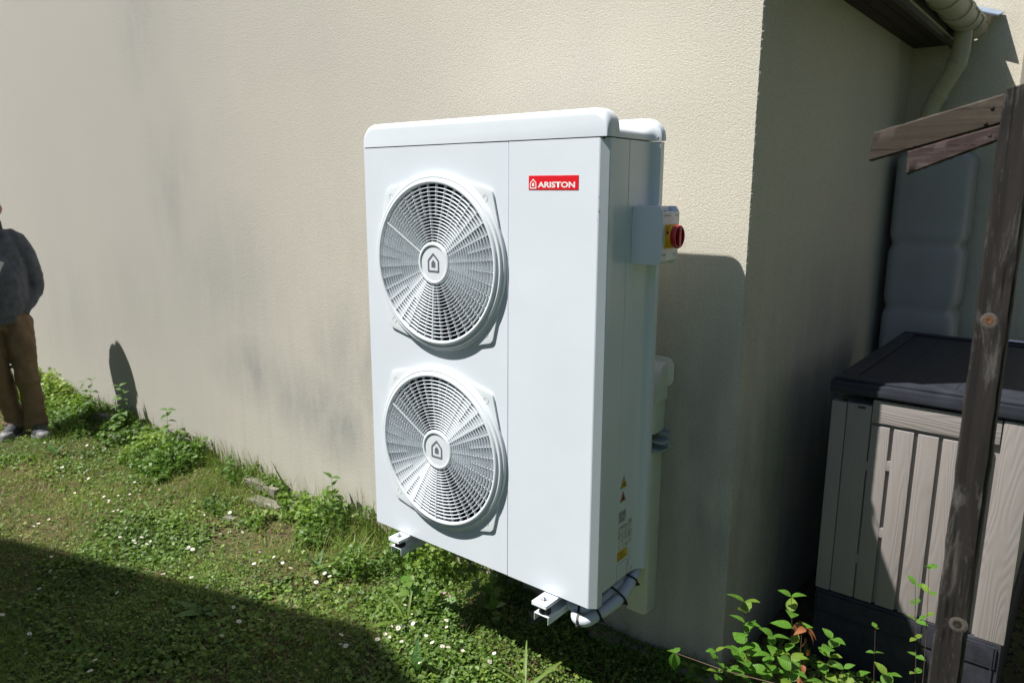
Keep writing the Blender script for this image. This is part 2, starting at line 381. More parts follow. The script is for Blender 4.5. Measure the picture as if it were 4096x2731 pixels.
class MB:
    def __init__(s): s.v = []; s.f = []; s.m = []; s.mats = []
    def mi(s, m):
        if m not in s.mats: s.mats.append(m)
        return s.mats.index(m)
    def add(s, vs_, fs, m):
        o = len(s.v); s.v += [tuple(v) for v in vs_]; k = s.mi(m)
        for f in fs: s.f.append([i + o for i in f]); s.m.append(k)
    def box(s, lo, hi, m, rot=None):
        x0, y0, z0 = lo; x1, y1, z1 = hi
        v = [(x0, y0, z0), (x1, y0, z0), (x1, y1, z0), (x0, y1, z0), (x0, y0, z1), (x1, y0, z1), (x1, y1, z1), (x0, y1, z1)]
        if rot:
            c = Vector(((x0 + x1) / 2, (y0 + y1) / 2, (z0 + z1) / 2)); v = [tuple(rot @ (Vector(p) - c) + c) for p in v]
        s.add(v, [(0, 3, 2, 1), (4, 5, 6, 7), (0, 1, 5, 4), (1, 2, 6, 5), (2, 3, 7, 6), (3, 0, 4, 7)], m)
    def tube(s, pts, r, m, n=12, caps=True, closed=False, sx=1.0):
        pts = [Vector(p) for p in pts]; N = len(pts)
        rs = r if isinstance(r, (list, tuple)) else [r] * N
        rings = []; up = None
        for i, p in enumerate(pts):
            if closed: d = pts[(i + 1) % N] - pts[i - 1]
            else: d = pts[min(i + 1, N - 1)] - pts[max(i - 1, 0)]
            d.normalize()
            if up is None:
                up = Vector((0, 0, 1)) if abs(d.z) < 0.9 else Vector((0, 1, 0))
            a = d.cross(up)
            if a.length < 1e-5: a = d.cross(Vector((1, 0, 0)))
            a.normalize(); b = a.cross(d).normalized(); up = b
            rings.append([p + (a * math.cos(t) * sx + b * math.sin(t)) * rs[i] for t in [2 * math.pi * k / n for k in range(n)]])
        v = [q for r_ in rings for q in r_]; f = []
        for i in range(N if closed else N - 1):
            j = (i + 1) % N
            for k in range(n): f.append((i * n + k, i * n + (k + 1) % n, j * n + (k + 1) % n, j * n + k))
        if caps and not closed: f.append(tuple(range(n - 1, -1, -1))); f.append(tuple((N - 1) * n + k for k in range(n)))
        s.add(v, f, m)
    def loft(s, rings, m, caps=True, closed=True):
        n = len(rings[0]); v = [p for r in rings for p in r]; f = []
        for i in range(len(rings) - 1):
            for k in range(n if closed else n - 1): f.append((i * n + k, i * n + (k + 1) % n, (i + 1) * n + (k + 1) % n, (i + 1) * n + k))
        if caps: f.append(tuple(range(n - 1, -1, -1))); f.append(tuple((len(rings) - 1) * n + k for k in range(n)))
        s.add(v, f, m)
    def lathe(s, c, ax, prof, m, n=64, a0=0.0):
        """prof list of (radius, height along ax); ax 'y' turns in x-z plane"""
        c = Vector(c); rings = []
        for (r, h) in prof:
            ring = []
            for k in range(n):
                t = a0 + 2 * math.pi * k / n
                if ax == 'y': ring.append(c + Vector((math.cos(t) * r, h, math.sin(t) * r)))
                elif ax == 'x': ring.append(c + Vector((h, math.cos(t) * r, math.sin(t) * r)))
                else: ring.append(c + Vector((math.cos(t) * r, math.sin(t) * r, h)))
            rings.append(ring)
        s.loft(rings, m, caps=False)
    def flat(s, loops, fn, m, thick=0.0):
        """loops: list of 2D loops (outer then holes); fn(u,v,d) gives the 3D point, d = depth"""
        pts = [[Vector((u, v, 0)) for u, v in lp] for lp in loops]
        tris = tessellate_polygon(pts); flatp = [p for lp in pts for p in lp]
        top = [fn(p.x, p.y, 0.0) for p in flatp]; n = len(flatp)
        s.add(top, [tuple(t) for t in tris], m)
        if thick:
            bot = [fn(p.x, p.y, thick) for p in flatp]; f = []; k = 0
            s.add(bot, [tuple(reversed(t)) for t in tris], m)
            allp = top + bot
            for lp in pts:
                L_ = len(lp)
                for i in range(L_): a = k + i; b = k + (i + 1) % L_; f.append((a, b, n + b, n + a))
                k += L_
            s.add(allp, f, m)
    def build(s, name, parent=None, smooth=False, bevel=0.0, seg=2, recalc=True, ang=40):
        me = bpy.data.meshes.new(name); me.from_pydata(s.v, [], s.f)
        for mm in s.mats: me.materials.append(mm)
        me.polygons.foreach_set('material_index', s.m)
        if recalc or bevel:
            bm = bmesh.new(); bm.from_mesh(me)
            bmesh.ops.remove_doubles(bm, verts=bm.verts, dist=1e-5)
            bmesh.ops.recalc_face_normals(bm, faces=bm.faces)
            if bevel:
                eds = [e for e in bm.edges if len(e.link_faces) == 2 and e.calc_face_angle(0) > 0.5]
                bmesh.ops.bevel(bm, geom=eds, offset=bevel, segments=seg, profile=0.7, affect='EDGES')
            bm.to_mesh(me); bm.free()
        if smooth or bevel:
            me.polygons.foreach_set('use_smooth', [True] * len(me.polygons))
            me.set_sharp_from_angle(angle=math.radians(ang))
        me.update()
        return link(name, me, parent)

def arc(cx, cy, r, a0, a1, n):
    return [(cx + r * math.cos(math.radians(a0 + (a1 - a0) * i / n)), cy + r * math.sin(math.radians(a0 + (a1 - a0) * i / n))) for i in range(n + 1)]
def rrect(x0, y0, x1, y1, r, n=5):
    return arc(x1 - r, y1 - r, r, 0, 90, n) + arc(x0 + r, y1 - r, r, 90, 180, n) + arc(x0 + r, y0 + r, r, 180, 270, n) + arc(x1 - r, y0 + r, r, 270, 360, n)
def circle(cx, cy, r, n=48, rev=False):
    p = [(cx + r * math.cos(2 * math.pi * i / n), cy + r * math.sin(2 * math.pi * i / n)) for i in range(n)]
    return p[::-1] if rev else p

def text_obj(name, txt, size, fn, m, parent, sx=1.0, offset=0.0, align='LEFT'):
    """flat lettering; fn(u, v) -> world point"""
    cu = bpy.data.curves.new('t', 'FONT'); cu.body = txt; cu.size = size; cu.offset = offset; cu.align_x = align; cu.resolution_u = 3
    o = bpy.data.objects.new('t', cu); COL.objects.link(o)
    dg = bpy.context.evaluated_depsgraph_get()
    me = bpy.data.meshes.new_from_object(o.evaluated_get(dg))
    bpy.data.objects.remove(o); bpy.data.curves.remove(cu)
    for v in me.vertices: v.co = fn(v.co.x * sx, v.co.y)
    me.materials.clear(); me.materials.append(m); me.name = name
    return link(name, me, parent)

# ------------------------------------------------------------------ ground
WY = 0.15       # face of the big wall
CX = 1.233      # house corner
GZ = -0.45
def gh(x, y):
    x = np.asarray(x, float); y = np.asarray(y, float)
    h = 0.012 * np.sin(1.7 * x + 0.6) * np.cos(2.3 * y + 1.1) + 0.008 * np.sin(5.1 * x + 2.0 * y) + 0.005 * np.sin(11.0 * y - 7.0 * x + 1.0) + 0.003 * np.sin(23 * x + 17 * y)
    return GZ + h + 0.03 * np.exp(-((y - WY) / 0.25) ** 2) * (x < 1.2)

def ground():
    xs = np.concatenate([[-200, -60, -20, -9], np.arange(-7, 3.0, 0.035), [4, 8, 20, 60, 200]])
    ys = np.concatenate([[-200, -60, -20, -7, -4], np.arange(-2.6, 2.2, 0.035), [4, 9, 25, 70, 200]])
    X, Y = np.meshgrid(xs, ys, indexing='ij')
    Z = gh(X, Y); core = (X > -7.1) & (X < 3.1) & (Y > -2.7) & (Y < 2.3)
    Z = Z + core * 0.004 * rng.standard_normal(Z.shape)
    nx, ny = X.shape
    v = np.stack([X, Y, Z], -1).reshape(-1, 3)
    i = np.arange(nx - 1)[:, None] * ny + np.arange(ny - 1)[None]
    f = np.stack([i, i + ny, i + ny + 1, i + 1], -1).reshape(-1, 4)
    me = bpy.data.meshes.new('ground'); me.from_pydata(v.tolist(), [], f.tolist()); me.materials.append(M['soil'])
    me.polygons.foreach_set('use_smooth', [True] * len(me.polygons))
    o = link('ground', me); tag(o, kind='structure')
ground()

# ------------------------------------------------------------------ the house
house = thing('rendered_house', 'cream rendered house whose long sunlit wall carries the white heat pump', 'house', (CX, WY, GZ))
ROOFZ = 1.97; BY = 2.12
def house_walls():
    # front wall with a finely uneven arris at the corner
    b = MB(); zt = 2.05; x0 = -10.0
    sl_ = 0.55                      # gable slope rises to the left
    xs_ = CX - 0.03
    def top(x): return zt + (CX - x) * sl_
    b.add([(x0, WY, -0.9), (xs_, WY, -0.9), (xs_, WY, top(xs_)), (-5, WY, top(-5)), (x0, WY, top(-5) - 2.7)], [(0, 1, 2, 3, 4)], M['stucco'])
    n = 520; zz = np.linspace(-0.9, top(xs_), n); jx = CX + rng.normal(0, 0.0005, n) ; jy = WY + rng.normal(0, 0.0004, n)
    v = []; 
    for i in range(n):
        v += [(xs_, WY, zz[i]), (jx[i] - 0.004, WY + 0.0002, zz[i]), (jx[i], jy[i] + 0.0045, zz[i]), (CX, WY + 0.03, zz[i])]
    f = []
    for i in range(n - 1):
        for k in range(3): f.append((4 * i + k, 4 * i + k + 1, 4 * i + 5 + k, 4 * i + 4 + k))
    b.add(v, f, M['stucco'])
    # side wall and rear wing wall
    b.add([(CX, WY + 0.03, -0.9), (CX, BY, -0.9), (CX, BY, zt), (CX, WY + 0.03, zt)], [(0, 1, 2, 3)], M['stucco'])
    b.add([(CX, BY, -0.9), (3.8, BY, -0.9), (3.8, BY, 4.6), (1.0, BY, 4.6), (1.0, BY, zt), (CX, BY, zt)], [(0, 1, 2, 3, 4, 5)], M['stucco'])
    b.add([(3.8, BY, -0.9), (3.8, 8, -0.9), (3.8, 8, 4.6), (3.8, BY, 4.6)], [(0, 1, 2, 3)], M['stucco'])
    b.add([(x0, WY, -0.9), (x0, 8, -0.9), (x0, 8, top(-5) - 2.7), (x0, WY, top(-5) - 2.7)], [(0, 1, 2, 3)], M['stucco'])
    o = b.build('wall', house, recalc=False)
    b = MB(); b.box((.20, WY - .062, -.62), (CX + .012, WY - .0006, -.402), M['rubble']); b.build('footing', house, bevel=.006)
    # roof slab above the eave, rising to the left
    b = MB(); e = 1.43; y0 = WY - 0.06
    def rt(x): return 2.03 + (e - x) * sl_
    for (a, c) in ((-5.0, e),):
        b.add([(c, y0, rt(c)), (a, y0, rt(a)), (a, BY, rt(a)), (c, BY, rt(c)), (c, y0, rt(c) + .09), (a, y0, rt(a) + .09), (a, BY, rt(a) + .09), (c, BY, rt(c) + .09)],
              [(0, 1, 2, 3), (4, 5, 6, 7), (0, 1, 5, 4), (1, 2, 6, 5), (2, 3, 7, 6), (3, 0, 4, 7)], M['roof'])
    a, c = -10.2, -5.0
    def rl(x): return rt(-5) - (-5 - x) * 0.54
    b.add([(c, y0, rl(c)), (a, y0, rl(a)), (a, 8, rl(a)), (c, 8, rl(c)), (c, y0, rl(c) + .09), (a, y0, rl(a) + .09), (a, 8, rl(a) + .09), (c, 8, rl(c) + .09)],
          [(0, 1, 2, 3), (4, 5, 6, 7), (0, 1, 5, 4), (1, 2, 6, 5), (2, 3, 7, 6), (3, 0, 4, 7)], M['roof'])
    b.build('roof', house)
    # wing roof
    b = MB(); b.box((0.6, BY - 0.1, 4.6), (4.2, 8, 4.75), M['roof']); b.build('wing_roof', house)
    # soffit boards, run along the eave
    w = 1.40 - CX
    for k in range(3):
        b = MB(); xa = CX + 0.002 + k * w / 3; b.box((xa + 0.0015, WY - 0.05, ROOFZ), (xa + w / 3 - 0.0015, BY - 0.002, ROOFZ + 0.018), M['soffit']); b.build('soffit_board', house, bevel=0.002)
    b = MB(); b.box((1.401, WY - 0.055, ROOFZ - 0.02), (1.422, BY - 0.002, ROOFZ + 0.16), M['fascia']); b.build('fascia_board', house, bevel=0.003)
    b = MB(); b.box((1.4225, WY - 0.05, ROOFZ + 0.0), (1.428, BY - 0.004, ROOFZ + 0.008), M['gutter']); b.build('drip_edge', house)
    # half round gutter with brackets
    gc = (1.485, 2.045); R = 0.062
    b = MB(); prof = [(gc[0] + R * math.cos(math.radians(t)), gc[1] + R * math.sin(math.radians(t))) for t in range(180, 361, 12)]
    pin = [(gc[0] + (R - .004) * math.cos(math.radians(t)), gc[1] + (R - .004) * math.sin(math.radians(t))) for t in range(360, 179, -12)]
    pr = prof + pin
    b.loft([[(x, y, z) for x, z in pr] for y in (WY - 0.05, BY - 0.004)], M['gutter'])
    b.tube([(gc[0] + R, WY - .05, gc[1]), (gc[0] + R, BY - 0.004, gc[1])], 0.006, M['gutter'], 8)
    g = b.build('gutter', house, smooth=True)
    for y in (0.55, 0.95, 1.35, 1.62, 1.80, 1.95):
        b = MB(); ro = R + 0.006
        pr2 = [(gc[0] + ro * math.cos(math.radians(t)), gc[1] + ro * math.sin(math.radians(t))) for t in range(175, 366, 10)] + [(gc[0] + (R + .0005) * math.cos(math.radians(t)), gc[1] + (R + .0005) * math.sin(math.radians(t))) for t in range(365, 174, -10)]
        wd = 0.035 if y in (1.62, 1.95) else 0.012
        b.loft([[(x, yy, z) for x, z in pr2] for yy in (y - wd, y + wd)], M['gutter'])
        b.build('gutter_bracket', house, smooth=True)
    b = MB()
    path = [(1.478, 1.90, 1.99), (1.478, 1.90, 1.90), (1.470, 1.905, 1.855), (1.440, 1.93, 1.80), (1.400, 1.965, 1.735), (1.375, 1.985, 1.69), (1.362, 1.995, 1.64), (1.36, 2.0, 1.56), (1.36, 2.0, -0.42)]
    b.tube(path, 0.038, M['gutter'], 18); dp = b.build('downpipe', house, smooth=True)
    for (p, q) in (((1.470, 1.905, 1.862), (1.458, 1.914, 1.838)), ((1.400, 1.965, 1.735), (1.388, 1.975, 1.715)), ((1.362, 1.995, 1.62), (1.361, 1.999, 1.585))):
        b = MB(); b.tube([p, q], 0.0425, M['gutter'], 18); b.build('pipe_collar', house, smooth=True)
    b = MB(); b.box((1.44, BY - 0.10, 2.10), (1.60, BY - 0.004, 2.106), M['blue_lead'], Euler((0.3, 0.35, 0)).to_matrix()); b.build('flashing', house)
    # window of the wing, only its left jamb is in the picture
    x0, x1, z0, z1 = 1.70, 2.6, 1.30, 3.0
    b = MB()
    b.flat([[(x0, z0), (x1, z0), (x1, z1), (x0, z1)], [(x0 + .05, z0 + .05), (x0 + .05, z1 - .05), (x1 - .05, z1 - .05), (x1 - .05, z0 + .05)]], lambda u, v, d: (u, BY - 0.035 + d, v), M['frame'], 0.034)
    wf = b.build('window', house, bevel=0.003)
    b = MB(); b.box((x0 + .051, BY - 0.02, z0 + .051), (x1 - .051, BY - 0.012, z1 - .051), M['glass']); b.build('pane', wf)
house_walls()

# the garage behind the photographer; its gable throws the big shadow on the front of the lawn
def garage():
    t = thing('garage', 'grey rendered garage with lopsided gable behind the camera across the lawn', 'garage', (-2.4, -3, GZ))
    prof = [(-6.2, 1.46), (-2.47, 5.01), (-0.55, 4.07)]
    yp = -3.0; yb = -8.5
    b = MB(); bot = [(-6.0, -.9), (-0.75, -.9)]
    pl = [(-6.0, -.9), (-0.75, -.9), (-0.75, 4.02), (-2.47, 4.86), (-6.0, 1.5)]
    b.loft([[(x, y, z) for x, z in pl] for y in (yp - .12, yb)], M['nwall']); b.build('wall', t)
    b = MB()
    for (p, q) in ((prof[0], prof[1]), (prof[1], prof[2])):
        v = [(p[0], yp, p[1]), (q[0], yp, q[1]), (q[0], yb - .1, q[1]), (p[0], yb - .1, p[1])]
        v += [(x, y, z - .11) for x, y, z in v]
        b.add(v, [(0, 1, 2, 3), (4, 5, 6, 7), (0, 1, 5, 4), (1, 2, 6, 5), (2, 3, 7, 6), (3, 0, 4, 7)], M['roof'])
    b.build('roof', t)
    b = MB(); b.box((-3.6, yp - .118, -.42), (-1.3, yp - .09, 1.75), M['frame']); d = b.build('door', t, bevel=.004)
    for k in range(5):
        b = MB(); b.box((-3.52, yp - .0895, -.36 + k * .42), (-1.38, yp - .078, .02 + k * .42), M['frame']); b.build('door_panel', d, bevel=.006)
garage()

def added_hedge():  # unseen foliage row added right of the camera to reduce sky fill
    t = thing('laurel_sky_screen', 'tall unseen laurel screen added right of the camera to cut sky light', 'added_hedge', (5.2, 0, GZ))
    n = 16000; y = rng.uniform(-6, 7, n); a = rng.uniform(0, 2 * np.pi, n); r = .75 + .25 * rng.random(n)
    z = GZ + .1 + rng.random(n) * (4.6 + .35 * np.sin(2.1 * y) + .2 * np.sin(5.3 * y)); x = 5.2 + np.cos(a) * r * .75 + .15 * np.sin(3 * y + z)
    P = np.stack([x, y, z], -1); f, s_, nn = frames(n, .2, .6); sz = rng.uniform(.07, .13, n)
    V = np.stack([P - f * sz[:, None], P + s_ * (sz * .45)[:, None], P + f * sz[:, None], P - s_ * (sz * .45)[:, None]], 1)
    np_mesh('foliage', V, [(0, 1, 2, 3)], np.clip(rng.normal(.3, .2, n), 0, 1), M['added_hedge'], None, None, t)
    for y in (-5, -3.4, -1.8, -.2, 1.4, 3, 4.6, 6.2):
        b = MB(); b.tube([(5.2, y, GZ - .1), (5.22, y + .05, 1.2), (5.15, y, 3.0)], [.07, .05, .025], M['stem_brown'], 8); b.build('trunk', t, smooth=True)

# ------------------------------------------------------------------ the heat pump
D = 0.355; W = 1.016; ZC = 1.427; H = 1.506; SX = 0.668
FANS = [(0.365, 1.040), (0.365, 0.385)]
hp = thing('heat_pump', 'large white two-fan heat pump unit mounted off the cream wall', 'heat pump', (0.5, -0.1, 0))
def front(u, v, d=0.0): return (u, -D + d, v)
def heat_pump():
    # front panels
    b = MB()
    hole = lambda c: circle(c[0], c[1], 0.268, 72, True)
    b.flat([[(0.003, 0), (SX - .0012, 0), (SX - .0012, ZC - .003), (0.003, ZC - .003)], hole(FANS[0]), hole(FANS[1])], front, M['white'], 0.012)
    b.build('fan_panel', hp, bevel=0.0008, seg=1)
    # service panel wraps round the corner with a chamfer
    b = MB()
    pr = [(SX + .0012, -D), (0.990, -D), (0.9935, -D + .0012), (W - .002, -D + .0165), (W, -D + .019), (W, -0.313), (W - .012, -0.313), (W - .012, -0.325), (0.985, -D + .012), (SX + .0012, -D + .012)]
    b.loft([[(x, y, z) for x, y in pr] for z in (0, ZC - .003)], M['white']); b.build('service_panel', hp)
    # left return
    b = MB(); b.box((0.0, -D + .004, 0.0), (0.0028, -0.31, ZC - .003), M['white']); b.box((0.006, -0.31, 0.03), (0.014, -0.05, ZC - .003), M['white']); b.build('left_side_panel', hp)
    # front top cover, rounded
    def cap(x0, x1, y0, y1, z0, z1, r, rt, name, yb_slope=0.0, front_r=None):
        # rings: offset rounded-rect loops in x-z extruded along y with shoulder rounding at the front
        bb = MB(); fr = front_r or 0.03
        def loop(ins, y):
            pts = [(x0 + ins * .35, z0), (x1 - ins * .35, z0)] + arc(x1 - ins * .35 - r, z1 - ins - r, r, 0, 90, 8) + arc(x0 + ins * .35 + r, z1 - ins - r, r, 90, 180, 8)
            return [(x, y, z) for x, z in pts]
        rings = [loop(0.028, y0 + .0)]
        rings[0] = loop(fr, y0)
        for k in range(1, 9):
            t = math.pi / 2 * k / 8; rings.append(loop(fr * (1 - math.sin(t)), y0 + fr * 1.15 * (1 - math.cos(t))))
        rings.append(loop(0, y1))
        bb.loft(rings, M['white']); return bb.build(name, hp, smooth=True, ang=35)
    cap(-0.001, W + .004, -D - .0015, -0.300, ZC, H, 0.054, 0.03, 'front_top_cover', front_r=0.021)
    # dark gap under the cover
    b = MB(); b.box((0.006, -D + .0045, ZC - .006), (W - .012, -0.30, ZC - .0002), M['seam']); b.build('cover_gasket', hp)
    # side panels, recessed, then flared at the rear
    xs_ = 1.003
    b = MB(); pr = [(xs_, -0.3125), (xs_, -0.2135), (xs_ - .002, -.2115), (xs_ - .006, -0.2115), (xs_ - .006, -0.3125)]
    b.loft([[(x, y, z) for x, y in pr] for z in (0.028, ZC - .002)], M['white']); b.build('side_panel', hp, smooth=True, ang=30)
    b = MB()
    pr = [(xs_ - .002, -0.2102), (xs_, -0.2085), (xs_, -0.140), (xs_ + .0003, -0.125), (xs_ + .0012, -.111), (xs_ + .0032, -.0985), (xs_ + .0065, -.0885), (xs_ + .0110, -0.0815), (xs_ + .0170, -.0770), (1.0285, -.0738), (1.0300, -.0722), (1.0300, -.052), (1.0285, -.050), (0.98, -.050), (0.98, -.2102)]
    # widened flare so that its front-facing strip shows
    b.loft([[(x, y, z) for x, y in pr] for z in (0.03, ZC - .002)], M['white']); b.build('rear_side_panel', hp, smooth=True, ang=30)
    bb = MB(); rings = []
    for (y, x1, zt_) in ((-.301, xs_ + .003, 1.457), (-.17, xs_ + .003, 1.457), (-.14, xs_ + .0033, 1.4575), (-.125, xs_ + .0040, 1.459), (-.111, xs_ + .0055, 1.4625), (-.0995, xs_ + .0074, 1.468), (-.0895, xs_ + .0107, 1.4755), (-.0825, xs_ + .0152, 1.483), (-.078, xs_ + .0212, 1.489), (-.0748, xs_ + .0290, 1.4935), (-.0725, xs_ + .0306, 1.495), (-.049, xs_ + .0306, 1.495)):
        rr_ = min(.060, zt_ - ZC - .006); z0 = ZC + .001
        rings.append([(x, y, z) for x, z in [(.006, z0), (x1, z0)] + arc(x1 - rr_, zt_ - rr_, rr_, 0, 90, 8) + arc(.006 + rr_, zt_ - rr_, rr_, 90, 180, 8)])
    bb.loft(rings, M['white']); bb.build('rear_top_cover', hp, smooth=True, ang=50)
        # hollow box: floor, back
    b = MB(); b.box((0.015, -.056, .03), (.979, -.050, ZC), M['white']); b.box((0.015, -.342, .028), (.985, -.057, .031), M['inside'])
    b.box((0.015, -.342, ZC - .012), (.96, -.06, ZC - .008), M['inside']); b.box((SX + .02, -.342, .031), (SX + .024, -.06, ZC - .012), M['inside']); b.build('chassis', hp)
    # screws
    for (x, y, z, ax) in ((1.0275, -0.088, ZC + .007, 'x'), (xs_ + .0005, -0.112, 0.043, 'x')):
        b = MB(); b.lathe((x, y, z), ax, [(0, .003), (.003, .0028), (.005, .001), (.0055, -.001)], M['zinc'], 16); b.build('screw', hp, smooth=True)
    # knock-outs on the side
    for (y, z) in ((-0.120, 0.101), (-0.119, 0.069)):
        b = MB(); b.flat([circle(y, z, .0145, 32), circle(y, z, .0138, 32, True)], lambda u, v, d: (xs_ + .0006 - d, u, v), M['seam'], 0.0004); b.build('knockout', hp)
    b = MB(); lo = rrect(-.2065, .02, -.138, .088, .006); li = [(u, v) for u, v in rrect(-.2060, .019, -.1386, .0874, .0056)][::-1]
    b.flat([lo, li], lambda u, v, d: (xs_ + .0006 - d, u, v), M['seam'], 0.0004); b.build('knockout', hp)
heat_pump()
for (x, z, l, a) in ((.9915, 1.262, .004, .4), (.9925, 1.232, .010, -.5), (.9925, 1.222, .006, .2), (.990, 1.198, .003, 0)):
    b = MB(); y = -D - .0002 + (x - .990) * .3; b.add([(x - .0006, y, z), (x + .0006, y, z), (x + .0004 + l * a, y, z + l), (x - .0004 + l * a, y, z + l)], [(0, 1, 2, 3)], M['logo_grey']); b.build('scratch', hp)

def fan(cx, cz):
    # plate with four ears, then stepped ring
    b = MB(); e = 0.247; pts = []
    # outline: circle radius .298 with four rounded ears at the corners of the square
    out = []
    for q in range(4):
        a = 45 + 90 * q; ca, sa = math.cos(math.radians(a)), math.sin(math.radians(a))
        ex = e * (1 if ca > 0 else -1); ez = e * (1 if sa > 0 else -1)
        # ear as a rounded corner; come in from the circle on both sides
        c0 = a - 36; c1 = a + 36; R = 0.293
        out.append((R * math.cos(math.radians(c0)), R * math.sin(math.radians(c0))))
        r = 0.026
        ccx, ccz = ex - math.copysign(r, ex), ez - math.copysign(r, ez)
        for k in range(7):
            t = math.radians(a - 40 + 80 * k / 6); out.append((ccx + r * math.cos(t), ccz + r * math.sin(t)))
        out.append((R * math.cos(math.radians(c1)), R * math.sin(math.radians(c1))))
        for k in range(1, 3):
            t = math.radians(c1 + 18 * k / 3); out.append((R * math.cos(t), R * math.sin(t)))
    b.flat([[(cx + u, cz + v) for u, v in out], circle(cx, cz, .270, 72, True)], lambda u, v, d: (u, -D - .0075 + d, v), M['plastic'], 0.0075)
    pl = b.build('grille_plate', hp, bevel=0.002)
    for (u, v) in ((-.216, -.216), (.216, -.216), (-.216, .216), (.216, .216)):
        b = MB(); b.flat([circle(cx + u, cz + v, .0105, 28), circle(cx + u, cz + v, .0099, 28, True)], lambda a, c, d: (a, -D - .0082 + d, c), M['grey_st'], 0.0006); b.build('screw_cover', pl)
    # ring
    b = MB()
    prof = [(.2620, -.006), (.2620, -.0225), (.2628, -.0252), (.2650, -.0270), (.2685, -.0276), (.2720, -.0268), (.2748, -.0245), (.2762, -.0212), (.2775, -.0192), (.2800, -.0188),
            (.2822, -.0196), (.2845, -.0202), (.2868, -.0194), (.2885, -.0170), (.2892, -.0140), (.2905, -.0122), (.2940, -.0116), (.2965, -.0105), (.2980, -.0080), (.2985, -.0005)]
    b.lathe((cx, -D, cz), 'y', prof, M['plastic'], 120); b.build('ring', hp, smooth=True, ang=60)
    # concentric strips and spokes
    b = MB(); n = 16; r0, r1 = .0705, .2625; yf = -D - .0235
    for i in range(1, n + 1):
        r = r0 + .0092 * i + .0042 * i * i / 34; th = .00092; dp = .0120
        b.lathe((cx, 0, cz), 'y', [(r - th, yf + dp), (r - th, yf + .0004), (r - th * .5, yf), (r + th * .5, yf), (r + th, yf + .0004), (r + th, yf + dp), (r - th, yf + dp)], M['plastic'], 96)
    b.build('louvre_rings', hp, smooth=True, ang=50)
    b = MB(); ns = 40
    for k in range(ns):
        a = 2 * math.pi * (k + 0.5) / ns + math.radians(1.5)
        thick = k in (3, 16, 29)
        ri = r0 - .002 if (k % 2 == 0 or thick) else .158
        w = .0024 if thick else .0010; ca, sa = math.cos(a), math.sin(a)
        y0, y1 = (yf + .0028, yf + .0135) if not thick else (yf + .0002, yf + .0135)
        v = []
        for (r, y) in ((ri, y0), (r1, y0), (r1, y1), (ri, y1)):
            for s in (-w, w): v.append((cx + ca * r - sa * s, y, cz + sa * r + ca * s))
        b.add(v, [(0, 2, 4, 6), (1, 7, 5, 3), (0, 1, 3, 2), (2, 3, 5, 4), (4, 5, 7, 6), (6, 7, 1, 0)], M['spoke_shade'])
    b.build('spokes', hp)
    # hub
    b = MB()
    b.lathe((cx, -D, cz), 'y', [(.0715, -.008), (.0715, -.0225), (.0695, -.0255), (.0660, -.0270), (.0610, -.0272), (.0590, -.0262), (.0580, -.0225), (.0565, -.0222), (.0555, -.0235), (.0, -.0240)], M['plastic'], 72)
    h = b.build('hub', hp, smooth=True, ang=50)
    house_icon(cx, cz, lambda u, v, d=0: (u, -D - .0244 + d, v), 1.0, M['logo_grey'], h)
    # shroud and fan behind
    b = MB(); b.lathe((cx, -D, cz), 'y', [(.268, .012), (.262, .05), (.262, .16), (.0, .162)], M['inside'], 60); b.build('shroud', hp, smooth=True)
    b = MB(); b.lathe((cx, -D, cz), 'y', [(.0, .045), (.05, .047), (.058, .055), (.06, .11)], M['blade'], 40)
    fn = b
    for k in range(3):
        a0 = 2 * math.pi * k / 3 + .5; rows = []
        for i in range(9):
            r = .055 + .195 * i / 8; row = []
            for j in range(9):
                t = j / 8; a = a0 + t * (1.35 - .25 * i / 8) + .35 * (i / 8) ** 1.5; y = -D + .035 + .09 * t + 0.01 * math.sin(i)
                row.append((cx + r * math.cos(a), y, cz + r * math.sin(a)))
            rows.append(row)
        v = [p for r in rows for p in r]; f = [(i * 9 + j, i * 9 + j + 1, i * 9 + j + 10, i * 9 + j + 9) for i in range(8) for j in range(8)]
        fn.add(v, f, M['blade'])
    fn.build('fan', hp, smooth=True)

def house_icon(cx, cz, fn, s, m, parent, name='house_emblem'):
    w, hh, rf, st = .0265 * s, .0235 * s, .0365 * s, .0066 * s
    def pent(w, bot, eave, top, r):
        # rounded pentagon
        raw = [(-w, bot), (w, bot), (w, eave), (0, top), (-w, eave)]; out = []
        for i, p in enumerate(raw):
            a = Vector(raw[i - 1]) - Vector(p); c = Vector(raw[(i + 1) % 5]) - Vector(p); p = Vector(p)
            a.normalize(); c.normalize()
            p0, p1 = p + a * r, p + c * r
            for k in range(4):
                t = k / 3; out.append(tuple((1 - t) ** 2 * p0 + 2 * t * (1 - t) * p + t * t * p1))
        return [(cx + u, cz + v) for u, v in out]
    b = MB()
    outer = pent(w, -hh - .006 * s, hh * .45, rf, .0045 * s); inner = pent(w - st, -hh - .006 * s + st, hh * .45 - st * .42, rf - st * 1.42, .0012 * s)[::-1]
    b.flat([outer, inner], fn, m, 0.0002)
    core = pent(.0092 * s, -.0135 * s, .0035 * s, .0125 * s, .0008 * s)
    b.flat([core], fn, m, 0.0002)
    return b.build(name, parent)
for (cx, cz) in FANS: fan(cx, cz)

def badge():
    x0, x1, z0, z1 = 0.7465, 0.9245, 1.2825, 1.3235
    b = MB(); b.box((x0, -D - .0012, z0), (x1, -D - .0001, z1), M['red_plate']); p = b.build('brand_plate', hp, bevel=0.0003, seg=1)
    f = lambda u, v, d=0: (u, -D - .0016 + d, v)
    house_icon(0.7635, 1.2985, f, 0.44, M['white_print'], p)
    text_obj('lettering', 'ARISTON', 0.0222, lambda u, v: (0.7825 + u, -D - .0016, 1.2895 + v), M['white_print'], p, sx=1.42, offset=0.0007)
badge()

